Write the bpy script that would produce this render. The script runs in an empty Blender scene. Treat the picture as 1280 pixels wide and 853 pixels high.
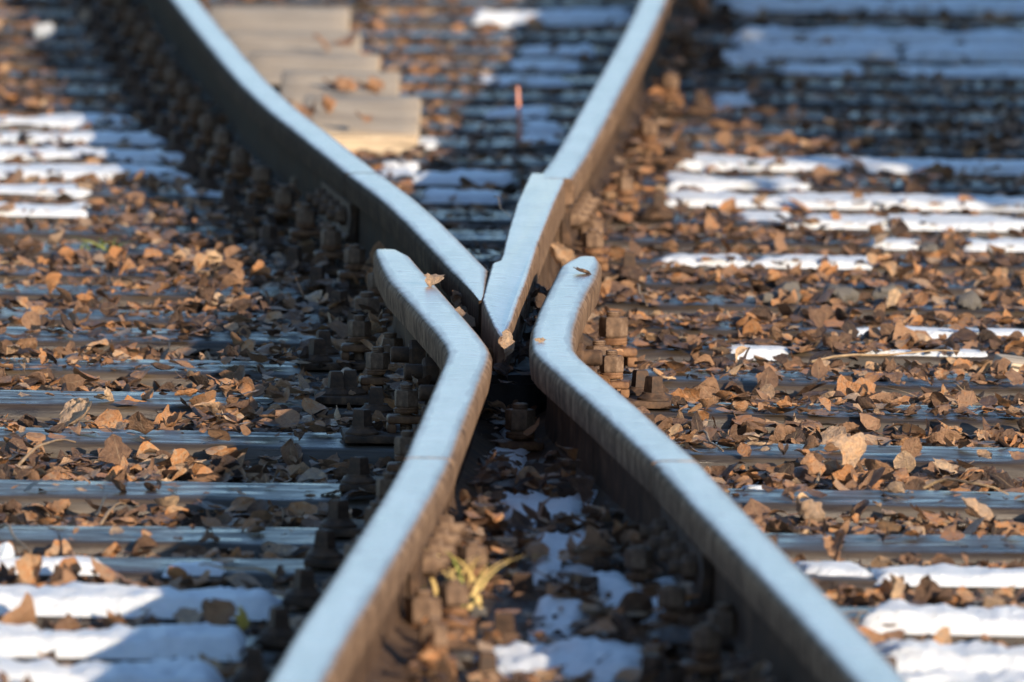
import bpy, bmesh, math, random
import numpy as np
from mathutils import Vector, Matrix, noise

random.seed(11); RNG = np.random.default_rng(11)
S = bpy.context.scene
COL = S.collection
R = math.radians

# ------------------------------------------------------------------ camera and surveying
FPX = 13700.0                     # focal length in pixels of a 1280 wide frame
CAMZ = 1.685; ZR = 0.175          # camera height, rail top (sleeper tops are z = 0)
PITCH = math.atan2(1226.5, FPX); ROLL = R(0.9)
fw = Vector((0, math.cos(PITCH), -math.sin(PITCH)))
r0 = Vector((1, 0, 0)); u0 = r0.cross(fw)
rt = r0*math.cos(ROLL) + u0*math.sin(ROLL)
up = u0*math.cos(ROLL) - r0*math.sin(ROLL)
CAM = Vector((0, 0, CAMZ))

def P(px, py, z=0.0):
    """survey: the spot at height z that the photograph shows at this pixel"""
    d = fw + rt*((px-640)/FPX) + up*((426.5-py)/FPX)
    return CAM + d*((z-CAMZ)/d.z)

cam = bpy.data.cameras.new('camera')
co = bpy.data.objects.new('camera', cam); COL.objects.link(co)
M = Matrix((rt, up, -fw)).transposed().to_4x4(); M.translation = CAM
co.matrix_world = M
cam.sensor_width = 36; cam.lens = FPX/1280*36
cam.clip_start = 0.5; cam.clip_end = 2000
cam.dof.use_dof = True
cam.dof.focus_distance = (P(640, 478, 0.06)-CAM).dot(fw)
cam.dof.aperture_fstop = 8.0
S.camera = co

# ------------------------------------------------------------------ light
SUN_EL, SUN_PHI = R(16.0), R(33)          # low winter sun behind the camera, to its right
to_sun = Vector((math.sin(SUN_PHI)*math.cos(SUN_EL), -math.cos(SUN_PHI)*math.cos(SUN_EL), math.sin(SUN_EL)))
sl = bpy.data.lights.new('sun', 'SUN'); sl.energy = 5.0; sl.angle = R(0.55); sl.color = (1.0, 0.84, 0.645)
so = bpy.data.objects.new('sun', sl); COL.objects.link(so)
so.rotation_euler = to_sun.to_track_quat('Z', 'Y').to_euler()
W = bpy.data.worlds.new('World'); S.world = W; W.use_nodes = True
nt = W.node_tree; bg = nt.nodes['Background']
sky = nt.nodes.new('ShaderNodeTexSky'); sky.sky_type = 'NISHITA'; sky.sun_disc = False
sky.sun_elevation = SUN_EL
sky.sun_rotation = math.atan2(to_sun.x, to_sun.y)
sky.air_density = 1.0; sky.dust_density = 0.3; sky.ozone_density = 3.2
nt.links.new(sky.outputs[0], bg.inputs[0]); bg.inputs[1].default_value = 0.15
S.view_settings.view_transform = 'Standard'; S.view_settings.look = 'None'
S.view_settings.exposure = 0.80; S.view_settings.gamma = 1.0
S.view_settings.use_curve_mapping = False

# ------------------------------------------------------------------ material helpers
class NT:
    def __init__(s, name):
        s.m = bpy.data.materials.new(name); s.m.use_nodes = True
        s.t = s.m.node_tree; s.b = s.t.nodes['Principled BSDF']
    def n(s, kind, **kw):
        x = s.t.nodes.new('ShaderNode'+kind)
        for k, v in kw.items():
            if k in x.inputs.keys(): x.inputs[k].default_value = v
            else: setattr(x, k, v)
        return x
    def l(s, a, b): s.t.links.new(a, b)
    def coord(s, scale=(1, 1, 1), out='Object'):
        tc = s.n('TexCoord'); mp = s.n('Mapping'); mp.inputs['Scale'].default_value = scale
        s.l(tc.outputs[out], mp.inputs[0]); return mp.outputs[0]
    def noise(s, vec, scale, detail=4, rough=0.55, dist=0.0):
        x = s.n('TexNoise'); x.inputs['Scale'].default_value = scale; x.inputs['Detail'].default_value = detail
        x.inputs['Roughness'].default_value = rough; x.inputs['Distortion'].default_value = dist
        if vec is not None: s.l(vec, x.inputs['Vector'])
        return x.outputs['Fac']
    def ramp(s, fac, stops):
        x = s.n('ValToRGB'); e = x.color_ramp.elements
        e[0].position, e[1].position = stops[0][0], stops[-1][0]
        for p, c in stops[1:-1]: e.new(p)
        for i, (p, c) in enumerate(sorted(stops, key=lambda q: q[0])):
            e[i].position = p
            e[i].color = (c[0], c[1], c[2], 1) if hasattr(c, '__len__') else (c, c, c, 1)
        s.l(fac, x.inputs[0]); return x.outputs[0]
    def mix(s, f, a, b, mode='MIX'):
        x = s.n('MixRGB'); x.blend_type = mode
        for i, v in enumerate((f, a, b)):
            if hasattr(v, 'is_linked'): s.l(v, x.inputs[i])
            elif i == 0: x.inputs[0].default_value = v
            else: x.inputs[i].default_value = (v[0], v[1], v[2], 1)
        return x.outputs[0]
    def math(s, op, a, b=0.0, clamp=False):
        x = s.n('Math'); x.operation = op; x.use_clamp = clamp
        for i, v in enumerate((a, b)):
            if hasattr(v, 'is_linked'): s.l(v, x.inputs[i])
            else: x.inputs[i].default_value = v
        return x.outputs[0]
    def bump(s, h, strength=0.3, dist=0.01):
        x = s.n('Bump'); x.inputs['Strength'].default_value = strength; x.inputs['Distance'].default_value = dist
        s.l(h, x.inputs['Height']); s.l(x.outputs[0], s.b.inputs['Normal'])
    def set(s, **kw):
        for k, v in kw.items():
            k = k.replace('_', ' ')
            i = s.b.inputs[k]
            if hasattr(v, 'is_linked'): s.l(v, i)
            else: i.default_value = (v[0], v[1], v[2], 1) if hasattr(v, '__len__') and len(v) == 3 and i.type == 'RGBA' else v

def m_rail(name='rail_steel', g=1.0):
    k = NT(name)
    v = k.coord((4, 70, 4)); v2 = k.coord((1, 1, 1))
    ge = k.n('NewGeometry'); sx = k.n('SeparateXYZ'); k.l(ge.outputs['Normal'], sx.inputs[0])
    nz = k.math('ABSOLUTE', sx.outputs[2])
    edge = k.noise(v2, 30, 4)
    a = k.math('ADD', nz, k.math('MULTIPLY', k.math('SUBTRACT', edge, 0.5), 0.25))
    pol = k.ramp(a, [(0.70, 0.0), (0.97, 1.0)])
    br = k.noise(v, 3.0, 5, 0.7)
    blot = k.noise(k.coord((3, 1.2, 3)), 3, 5)
    steel = k.mix(k.ramp(blot, [(0.40, 0), (0.85, 1)]), k.ramp(br, [(0.3, (0.53, 0.41, 0.345)), (0.7, (0.76, 0.585, 0.505))]), (0.44, 0.335, 0.275))
    rust = k.ramp(k.math('ADD', k.math('MULTIPLY', k.noise(v2, 26, 7, 0.7), 0.6), k.math('MULTIPLY', k.noise(k.coord((14, 14, 1.6)), 4, 5, 0.6), 0.4)), [(0.36, (0.032*g, 0.020*g, 0.014*g)), (0.5, (0.105*g, 0.066*g, 0.043*g)), (0.66, (0.24*g, 0.158*g, 0.10*g))])
    film = k.noise(k.coord((22, 1.1, 22)), 2.4, 6, 0.65, 0.2)
    steel = k.mix(k.ramp(film, [(0.44, 0.0), (0.70, 0.62)]), steel, (0.42, 0.33, 0.27))
    fine = k.noise(k.coord((6, 260, 6)), 1.6, 4, 0.7)
    steel = k.mix(k.ramp(fine, [(0.35, 0.6), (0.55, 0.0)]), steel, (0.44, 0.355, 0.30))
    at = k.n('Attribute'); at.attribute_name = 'across'
    ab = k.math('ABSOLUTE', at.outputs['Fac'])
    wob = k.noise(k.coord((30, 3, 30)), 2.0, 5, 0.65)
    dull = k.ramp(k.math('ADD', ab, k.math('MULTIPLY', k.math('SUBTRACT', wob, 0.5), 0.7)), [(0.46, 0.0), (0.86, 0.75)])
    steel = k.mix(dull, steel, (0.33, 0.265, 0.215))
    pit = k.ramp(k.noise(v2, 260, 3, 0.6), [(0.66, 0.0), (0.72, 0.6)])
    steel = k.mix(pit, steel, (0.14, 0.095, 0.07))
    # thin dark cross scratches
    sc = k.noise(k.coord((3, 160, 3)), 2.2, 3, 0.6, 0.6)
    scr = k.ramp(sc, [(0.56, 0.0), (0.66, 0.65)])
    steel = k.mix(scr, steel, (0.30, 0.25, 0.21))
    k.set(Base_Color=k.mix(pol, rust, steel), Metallic=k.math('MULTIPLY', pol, 0.93),
          Specular_IOR_Level=k.ramp(pol, [(0.0, 0.04), (1.0, 0.5)]), Roughness=k.mix(pol, (0.85,)*3, k.math('ADD', k.ramp(br, [(0.3, 0.22), (0.7, 0.34)]), k.math('MULTIPLY', dull, 0.16))))
    h = k.math('ADD', k.math('MULTIPLY', k.math('ADD', br, fine), 0.10), k.math('MULTIPLY', k.noise(v2, 60, 5), k.math('SUBTRACT', 1.0, pol)))
    k.bump(h, 0.25, 0.004)
    return k.m

def m_rust(name, dark, mid, light, scale=30, rough=0.7, metal=0.0, spec=0.2):
    k = NT(name); v = k.coord()
    n1 = k.noise(v, scale, 6, 0.65)
    k.set(Base_Color=k.ramp(n1, [(0.28, dark), (0.5, mid), (0.75, light)]), Roughness=k.ramp(n1, [(0.3, rough-0.22), (0.7, rough+0.12)]), Metallic=metal, Specular_IOR_Level=spec)
    k.bump(k.noise(v, scale*3, 5), 0.35, 0.003)
    return k.m

def m_wood(name, dark, mid, light, wet=0.35, sx=1.6):
    k = NT(name); v = k.coord((sx, 30, 30), 'Object')
    info = k.n('ObjectInfo')
    ad = k.n('VectorMath'); ad.operation = 'ADD'; k.l(v, ad.inputs[0])
    cb = k.n('CombineXYZ'); k.l(k.math('MULTIPLY', info.outputs['Random'], 50), cb.inputs[0]); k.l(cb.outputs[0], ad.inputs[1])
    vv = ad.outputs[0]
    gr = k.noise(vv, 3.0, 8, 0.7, 0.5)
    bl = k.noise(k.coord((1.2, 2, 2)), 3.5, 4)
    c = k.ramp(gr, [(0.32, dark), (0.5, mid), (0.72, light)])
    c = k.mix(k.ramp(bl, [(0.4, 0), (0.7, 0.6)]), c, dark)
    crack = k.ramp(k.noise(vv, 1.8, 6, 0.8, 1.0), [(0.36, 1.0), (0.42, 0.0)])
    c = k.mix(crack, c, (0.012, 0.009, 0.007))
    k.set(Base_Color=c, Roughness=k.math('ADD', k.ramp(k.noise(k.coord((1.5, 6, 6)), 4, 5, 0.6), [(0.40, wet-.16), (0.66, wet+0.30)]), k.math('MULTIPLY', gr, 0.08)))
    k.bump(k.math('SUBTRACT', gr, k.math('MULTIPLY', crack, 0.6)), 0.32, 0.006)
    return k.m

LEAF_STOPS = [(0.0, (0.0268, 0.0159, 0.0123)), (0.13, (0.0737, 0.0415, 0.0269)), (0.28, (0.1675, 0.0927, 0.0549)), (0.44, (0.3015, 0.1684, 0.0930)),
              (0.58, (0.4288, 0.2440, 0.1344)), (0.69, (0.5360, 0.2318, 0.0784)), (0.78, (0.5762, 0.3599, 0.2016)), (0.89, (0.3618, 0.2623, 0.1904)), (1.0, (0.7504, 0.5124, 0.3024))]
def m_leaf(name, src):
    k = NT(name); v = k.coord((1, 1, 1), 'Object')
    if src == 'attr':
        a = k.n('Attribute'); a.attribute_name = 'leaf_tone'; f = a.outputs['Fac']
    else:
        oi = k.n('ObjectInfo'); sp = k.n('SeparateXYZ'); k.l(oi.outputs['Color'], sp.inputs[0]); f = sp.outputs[0]
    ns = 90 if src == 'attr' else 4.5
    mo = k.noise(v, ns, 5, 0.65)
    f2 = k.math('ADD', f, k.math('MULTIPLY', k.math('SUBTRACT', mo, 0.5), 0.55), True)
    c = k.ramp(f2, LEAF_STOPS)
    spots = k.ramp(k.noise(v, ns*2.5, 3, 0.6), [(0.62, 0.0), (0.72, 0.7)])
    c = k.mix(spots, c, (0.03, 0.018, 0.012))
    wv = k.n('UVMap'); wave = k.n('TexWave'); wave.inputs['Scale'].default_value = 3.0; wave.inputs['Distortion'].default_value = 1.5
    k.l(wv.outputs[0], wave.inputs[0])
    fine = k.noise(v, ns*4, 4, 0.7)
    c = k.mix(k.ramp(fine, [(0.35, 0.0), (0.62, 0.55)]), c, (0.5, 0.42, 0.36), 'MULTIPLY')
    vu = k.n('SeparateXYZ'); k.l(wv.outputs[0], vu.inputs[0])
    mid = k.math('ABSOLUTE', k.math('SUBTRACT', vu.outputs[0], 0.5))
    ribs = k.math('FRACT', k.math('ADD', k.math('MULTIPLY', vu.outputs[1], 8.0), k.math('MULTIPLY', mid, -7.0)))
    vein = k.math('MAXIMUM', k.math('LESS_THAN', mid, 0.018), k.math('MULTIPLY', k.math('LESS_THAN', ribs, 0.10), 0.6))
    c = k.mix(k.math('MULTIPLY', vein, 0.38), c, (0.42, 0.30, 0.18))
    k.set(Base_Color=c, Roughness=k.ramp(mo, [(0.3, 0.32), (0.7, 0.60)]))
    k.bump(k.math('ADD', k.math('ADD', mo, k.math('MULTIPLY', fine, 0.5)), k.math('MULTIPLY', vein, 0.10)), 0.85, 0.006)
    # dry leaves let some light through
    tr = k.n('BsdfTranslucent'); k.l(c, tr.inputs[0]); mx = k.n('MixShader'); mx.inputs[0].default_value = 0.18
    out = k.t.nodes['Material Output']
    k.l(k.b.outputs[0], mx.inputs[1]); k.l(tr.outputs[0], mx.inputs[2]); k.l(mx.outputs[0], out.inputs[0])
    return k.m

def m_plain(name, stops, scale=20, rough=0.7, bump=0.4, bd=0.006, bscale=None, sub=0.0):
    k = NT(name); v = k.coord()
    n1 = k.noise(v, scale, 6, 0.6)
    k.set(Base_Color=k.ramp(n1, stops), Roughness=rough)
    if sub: k.set(Subsurface_Weight=sub); k.b.inputs['Subsurface Radius'].default_value = (0.012, 0.014, 0.018); k.b.inputs['Subsurface Scale'].default_value = 1.0
    k.bump(k.noise(v, bscale or scale*4, 6, 0.7), bump, bd)
    return k.m

MT = {}
MT = {
 'rail': m_rail('rail_steel', 1.35), 'rail_shaded': m_rail('shaded_rail_steel', 0.38),  # the second steel has shade painted into its rust colour
 'shaded_side': m_rust('shaded_rail_side', (0.010, 0.008, 0.007), (0.030, 0.021, 0.016), (0.075, 0.050, 0.034), 18, 0.85, 0.0, 0.03),  # rail side rust darkened to stand for shade
 'rail_side': m_rust('rusty_rail_side', (0.0297, 0.0179, 0.0126), (0.0761, 0.0475, 0.0318), (0.1521, 0.0992, 0.0627), 18, 0.85, 0.0, 0.04),
 'iron': m_rust('weathered_iron', (0.0192, 0.0130, 0.0099), (0.0590, 0.0353, 0.0231), (0.1365, 0.0784, 0.0461), 45, 0.80),
 'nut': m_rust('rusty_nut', (0.035, 0.022, 0.015), (0.115, 0.070, 0.044), (0.26, 0.175, 0.115), 55, 0.76),
 'clip': m_rust('rusty_clip', (0.040, 0.020, 0.012), (0.125, 0.062, 0.032), (0.26, 0.14, 0.07), 40, 0.72),
 'dark_iron': m_rust('greasy_iron', (0.012, 0.012, 0.013), (0.028, 0.026, 0.026), (0.065, 0.056, 0.05), 25, 0.72),
 'sleeper': m_wood('sleeper_wood', (0.0146, 0.0105, 0.0081), (0.0470, 0.0340, 0.0227), (0.1094, 0.0794, 0.0502), 0.36),
 'plank': m_wood('pale_plank_wood', (0.22, 0.165, 0.115), (0.48, 0.375, 0.255), (0.64, 0.51, 0.36), 0.85),
 'soil': m_plain('track_soil', [(0.34, (0.012, 0.008, 0.006)), (0.47, (0.040, 0.025, 0.016)), (0.58, (0.095, 0.058, 0.035)), (0.72, (0.19, 0.12, 0.072))], 55, 0.62, 0.9, 0.02, 70),
 'stone': m_plain('ballast_stone', [(0.3, (0.0525, 0.0465, 0.0413)), (0.5, (0.1050, 0.0938, 0.0810)), (0.75, (0.1800, 0.1575, 0.1350))], 25, 0.7, 0.5, 0.006),
 'snow': m_plain('old_snow', [(0.3, (0.70, 0.735, 0.78)), (0.5, (0.80, 0.83, 0.86)), (0.7, (0.86, 0.88, 0.90))], 40, 0.55, 0.9, 0.014, 110, 0.2),
 'ice': m_plain('clear_ice', [(0.3, (0.55, 0.6, 0.65)), (0.7, (0.7, 0.75, 0.8))], 25, 0.18, 0.6, 0.006, 80, 0.2),
 'litter': m_leaf('dry_leaf_litter', 'attr'),
 'leaf': m_leaf('dry_leaf', 'object'),
 'twig': m_plain('dry_twig', [(0.3, (0.16, 0.10, 0.055)), (0.7, (0.36, 0.25, 0.14))], 60, 0.7),
 'stem_red': m_plain('reddish_stem', [(0.3, (0.62, 0.25, 0.17)), (0.7, (0.70, 0.32, 0.22))], 60, 0.6),
 'straw': m_plain('straw_blade', [(0.3, (0.40, 0.28, 0.10)), (0.7, (0.58, 0.42, 0.16))], 30, 0.55),
 'green': m_plain('green_blade', [(0.3, (0.035, 0.060, 0.014)), (0.7, (0.08, 0.125, 0.028))], 90, 0.6),
 'moss': m_plain('bright_moss', [(0.3, (0.13, 0.14, 0.022)), (0.7, (0.24, 0.25, 0.05))], 90, 0.65),
 'yellow': m_plain('yellow_leaf', [(0.3, (0.42, 0.28, 0.03)), (0.7, (0.55, 0.40, 0.06))], 60, 0.5),
 'evergreen': m_plain('evergreen_foliage', [(0.3, (0.03, 0.05, 0.02)), (0.7, (0.07, 0.11, 0.04))], 5, 0.6),
 'bark': m_plain('shrub_bark', [(0.3, (0.06, 0.045, 0.03)), (0.7, (0.14, 0.10, 0.07))], 20, 0.8),
}

# ------------------------------------------------------------------ object helpers
def obj(name, me, m=None, parent=None, smooth=None):
    if isinstance(me, bmesh.types.BMesh):
        bm = me; me = bpy.data.meshes.new(name); bm.normal_update(); bm.to_mesh(me); bm.free()
    if m is not None and not me.materials: me.materials.append(MT[m])
    if smooth is not None:
        me.shade_smooth(); me.set_sharp_from_angle(angle=R(smooth))
    o = bpy.data.objects.new(name, me); COL.objects.link(o)
    if parent is not None: o.parent = parent
    return o
def empty(name, loc=(0, 0, 0), rz=0.0):
    o = bpy.data.objects.new(name, None); COL.objects.link(o); o.location = loc; o.rotation_euler = (0, 0, rz)
    o.empty_display_size = 0.05
    return o
def tag(o, label=None, cat=None, group=None, kind=None):
    if label: o['label'] = label
    if cat: o['category'] = cat
    if group: o['group'] = group
    if kind: o['kind'] = kind
    return o
def children(o): return list(o.children)
def copy_tree(o, kids):
    c = o.copy(); COL.objects.link(c)
    for k, sub in kids:
        d = k.copy(); COL.objects.link(d); d.parent = c
        for s in sub:
            e = s.copy(); COL.objects.link(e); e.parent = d
    return c
def grid_mesh(name, verts, faces, uvs=None):
    me = bpy.data.meshes.new(name); me.from_pydata(verts, [], faces); me.update(); return me
ORD = ['first', 'second', 'third', 'fourth', 'fifth', 'sixth', 'seventh', 'eighth', 'ninth', 'tenth', 'eleventh', 'twelfth', 'thirteenth',
       'fourteenth', 'fifteenth', 'sixteenth', 'seventeenth', 'eighteenth', 'nineteenth', 'twentieth', 'twenty-first', 'twenty-second',
       'twenty-third', 'twenty-fourth', 'twenty-fifth', 'twenty-sixth', 'twenty-seventh', 'twenty-eighth', 'twenty-ninth', 'thirtieth']

def bm_box(bm, x0, x1, y0, y1, z0, z1, bev=0.0, seg=2):
    r = bmesh.ops.create_cube(bm, size=1.0)
    for v in r['verts']:
        v.co = Vector(((x0+x1)/2+v.co.x*(x1-x0), (y0+y1)/2+v.co.y*(y1-y0), (z0+z1)/2+v.co.z*(z1-z0)))
    if bev:
        es = {e for v in r['verts'] for e in v.link_edges}
        bmesh.ops.bevel(bm, geom=list(es), offset=bev, segments=seg, affect='EDGES', profile=0.5)
def bm_lathe(bm, prof, n=16, mat=None, rot=0.0, hexr=None):
    """prof: (radius, z) from bottom to top"""
    rings = []
    for r, z in prof:
        rings.append([bm.verts.new((r*math.cos(rot+2*math.pi*i/n), r*math.sin(rot+2*math.pi*i/n), z)) for i in range(n)])
    for a, b in zip(rings, rings[1:]):
        for i in range(n): bm.faces.new((a[i], a[(i+1) % n], b[(i+1) % n], b[i]))
    bm.faces.new(list(reversed(rings[0]))); bm.faces.new(rings[-1])
    if mat is not None: bmesh.ops.transform(bm, matrix=mat, verts=[v for q in rings for v in q])
def bm_tube(bm, pts, rad, n=6):
    rings = []
    for i, p in enumerate(pts):
        p = Vector(p)
        t = (Vector(pts[min(i+1, len(pts)-1)])-Vector(pts[max(i-1, 0)])).normalized()
        a = t.cross(Vector((0.3, 0.2, 1.0))).normalized(); b = t.cross(a)
        r = rad if not hasattr(rad, '__len__') else rad[i]
        rings.append([bm.verts.new(p+a*r*math.cos(2*math.pi*k/n)+b*r*math.sin(2*math.pi*k/n)) for k in range(n)])
    for a, b in zip(rings, rings[1:]):
        for k in range(n): bm.faces.new((a[k], a[(k+1) % n], b[(k+1) % n], b[k]))
    bm.faces.new(list(reversed(rings[0]))); bm.faces.new(rings[-1])

# ------------------------------------------------------------------ rails
HD = [(.0085, -.053), (.0335, -.046), (.0352, -.034)]+[(.0225+.0135*math.cos(a), -.0135+.0135*math.sin(a)) for a in [R(q) for q in (-8, 8, 22, 36, 50, 63, 76, 88)]]+[(.012, .0004)]
HEAD = [(-x, z) for x, z in HD[1:]]+[(0, .0006)]+[(x, z) for x, z in reversed(HD)]+[(-.0085, -.053)]
BASE = [(.0085, -.0515), (.0075, -.060), (.0075, -.118), (.010, -.130), (.030, -.142), (.0625, -.148), (.0640, -.151), (.0640, -.159), (-.0640, -.159), (-.0640, -.151),
        (-.0625, -.148), (-.030, -.142), (-.010, -.130), (-.0075, -.118), (-.0075, -.060), (-.0085, -.0515)]

def resample(pts, step=0.04, smooth=True):
    """pts: list of (Vector, wl, wr, dz) -> dense stations"""
    out = []
    n = len(pts)
    for i in range(n-1):
        p0, p1, p2, p3 = (pts[max(i-1, 0)], pts[i], pts[i+1], pts[min(i+2, n-1)])
        L = (p2[0]-p1[0]).length; k = max(1, int(L/step))
        for j in range(k):
            t = j/k
            if smooth:
                a = 0.5*((2*p1[0])+(p2[0]-p0[0])*t+(2*p0[0]-5*p1[0]+4*p2[0]-p3[0])*t*t+(3*p1[0]-p0[0]-3*p2[0]+p3[0])*t**3)
            else: a = p1[0].lerp(p2[0], t)
            out.append((a, *[p1[q]+(p2[q]-p1[q])*t for q in (1, 2, 3)]))
    out.append(pts[-1]); return out
def sweep(st, prof, scale_sides=True):
    bm = bmesh.new(); rings = []; lay = bm.verts.layers.float.new('across')
    for i, (p, wl, wr, dz) in enumerate(st):
        t = st[min(i+1, len(st)-1)][0]-st[max(i-1, 0)][0]; t.z = 0; t.normalize()
        nrm = Vector((t.y, -t.x, 0))
        ring = []
        for x, z in prof:
            xx = x
            if scale_sides:
                c = (wr-wl)/2*0.036; hw = (wr+wl)/2
                xx = c+x*hw
            vv = bm.verts.new((p.x+nrm.x*xx, p.y+nrm.y*xx, ZR+z+dz)); vv[lay] = x/.036; ring.append(vv)
        rings.append(ring)
    n = len(prof)
    for a, b in zip(rings, rings[1:]):
        for k in range(n): bm.faces.new((a[k], b[k], b[(k+1) % n], a[(k+1) % n]))
    bm.faces.new(rings[0]); bm.faces.new(list(reversed(rings[-1])))
    bmesh.ops.recalc_face_normals(bm, faces=bm.faces)
    return bm
RAILX = {}     # centre lines for later placing
def make_rail(key, name, pix, label, smooth=True, base_end=None, flip_base=False):
    """pix: (px, py[, wl, wr, dz])"""
    pts = []
    for q in pix:
        q = list(q)+[1, 1, 0][len(q)-2:]
        pts.append((P(q[0], q[1], ZR), q[2], q[3], q[4]))
    st = resample(pts, 0.05, smooth)
    root = empty(name, (0, 0, 0)); tag(root, label, 'rail', 'rails of the crossing')
    off = st[len(st)//2][0].copy(); off.z = 0
    root.location = off
    for nm, prof, m, sc in (('rail_head', HEAD, 'rail', True), ('rail_base', BASE, 'rail_side', False)):
        s2 = st if nm == 'rail_head' else (st if base_end is None else [q for q in st if base_end(q[0])])
        s2 = [(p-off, a, b, c) for p, a, b, c in s2]
        if key in 'EH': m = {'rail': 'rail_shaded', 'rail_side': 'shaded_side'}[m]  # E and H: shade on their sides painted in as darker rust
        o = obj(nm, sweep(s2, prof, sc), m, root, 32)
    RAILX[key] = [(p.copy(), 0) for p, *_ in st]
    return root
def rail_at(key, y):
    """x and heading of a rail at distance y"""
    L = sorted([p for p, _ in RAILX[key]], key=lambda p: p.y)
    if y <= L[0].y: a, b = L[0], L[1]
    elif y >= L[-1].y: a, b = L[-2], L[-1]
    else:
        for a, b in zip(L, L[1:]):
            if a.y <= y <= b.y: break
    t = (y-a.y)/max(b.y-a.y, 1e-6)
    return a.x+(b.x-a.x)*t, math.atan2(-(b.x-a.x), b.y-a.y)

rA = make_rail('A', 'running_rail', [(245, 1065), (280, 1000), (330, 917), (373, 847), (406, 788), (437, 740), (474, 679), (511.5, 617), (534.6, 573.5)],
          'polished rail running out of the bottom edge left of the frog')
rD = make_rail('D', 'running_rail', [(1290, 1062), (1230, 1000), (1160, 917), (1099, 847), (1047, 790), (1000, 740), (938, 676), (882, 617), (846, 577.5)],
          'polished rail running out of the bottom edge right of the frog')
rB = make_rail('B', 'wing_rail', [(535, 572.2), (547, 541), (560, 509), (574, 474), (583, 452), (586, 440), (582, 430), (572, 416, 1.03, 1), (557, 398, 1.08, 1), (534, 371, 1.14, 1), (516, 350, 1.22, 1), (509, 335, 1.26, .75, -.001), (501.5, 318, 1.28, .50, -.002), (498.5, 310, 1.2, .0, -.003), (498.2, 309, .95, -.2, -.006)],
          'bent wing rail with leaves on its flared end, left of the nose', smooth=False)
rC = make_rail('C', 'wing_rail', [(844.5, 576), (808, 543), (771, 509), (738, 480), (716, 461), (700, 447), (692, 437), (690.5, 427), (692, 410), (700, 386), (711, 362), (719, 346, 1, 1.08), (723, 331, .9, 1.1, -.001), (723.5, 325, .6, 1.08, -.002), (723, 318.5, .05, .9, -.003), (723, 317.5, -.1, .7, -.006)],
          'bent wing rail with one flat leaf on its flared end, right of the nose', smooth=False)
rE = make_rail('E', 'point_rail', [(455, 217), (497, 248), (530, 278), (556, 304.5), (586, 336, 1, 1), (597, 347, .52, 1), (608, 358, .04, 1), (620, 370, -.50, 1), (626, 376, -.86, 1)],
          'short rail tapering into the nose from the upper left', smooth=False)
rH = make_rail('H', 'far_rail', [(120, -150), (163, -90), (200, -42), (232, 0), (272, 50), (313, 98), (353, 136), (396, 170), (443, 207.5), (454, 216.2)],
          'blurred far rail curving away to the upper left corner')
rF = make_rail('F', 'far_rail', [(862, -150), (846, -95), (834, -50), (816.5, 0), (793, 50), (765, 101), (742, 144), (716, 190), (700, 214), (694, 223)],
          'blurred far rail running away towards the top edge right of centre')
# nose: outline on the rail-top plane, shaped as one forging
def make_nose():
    left = [(662, 216), (646, 250), (634, 288), (626.5, 318), (623.5, 325), (614, 328.5), (608, 349), (601, 374), (607, 388), (615, 402), (623, 411)]
    right = [(634, 411), (643, 396), (650, 375), (660, 350), (668, 324), (674.5, 303), (685, 277), (696, 250), (707, 226), (707, 218)]
    root = empty('crossing_nose', P(640, 330, 0)); root.location.z = 0
    tag(root, 'pointed nose of the frog with a thin straw lying across it', 'rail point')
    off = root.location.copy()
    bm = bmesh.new()
    pts = [P(x, y, ZR)-off for x, y in left+right]
    tipy = P(629, 414, ZR).y-off.y
    top, bot = [], []
    for p in pts:
        top.append(bm.verts.new((p.x, p.y, p.z))); bot.append(bm.verts.new((p.x, p.y, p.z-.058)))
    bm.faces.new(top); bm.faces.new(list(reversed(bot)))
    n = len(top)
    for i in range(n): bm.faces.new((top[i], bot[i], bot[(i+1) % n], top[(i+1) % n]))
    bmesh.ops.recalc_face_normals(bm, faces=bm.faces)
    es = [e for e in bm.edges if all(v in set(top) for v in e.verts)]
    bmesh.ops.bevel(bm, geom=es, offset=.009, segments=4, affect='EDGES', profile=0.55)
    for v in bm.verts:                   # the tip dips under the wing rails
        t = max(0.0, 1-(v.co.y-tipy)/0.45); v.co.z -= .014*t*t
    obj('nose_head', bm, 'rail', root, 30)
    bm = bmesh.new()
    a = P(629, 405, ZR)-off; b = P(688, 214, ZR)-off
    st = [(a.lerp(b, t), 1, 1, 0) for t in (0, .2, .4, .6, .8, 1)]
    wb = [(x*(0.75 if abs(x) > .02 else 2.2), z) for x, z in BASE]
    obj('nose_base', sweep([(p, 1, 1, -.010) for p, *_ in st], wb, False), 'rail_side', root, 32)
    return root
make_nose()

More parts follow.
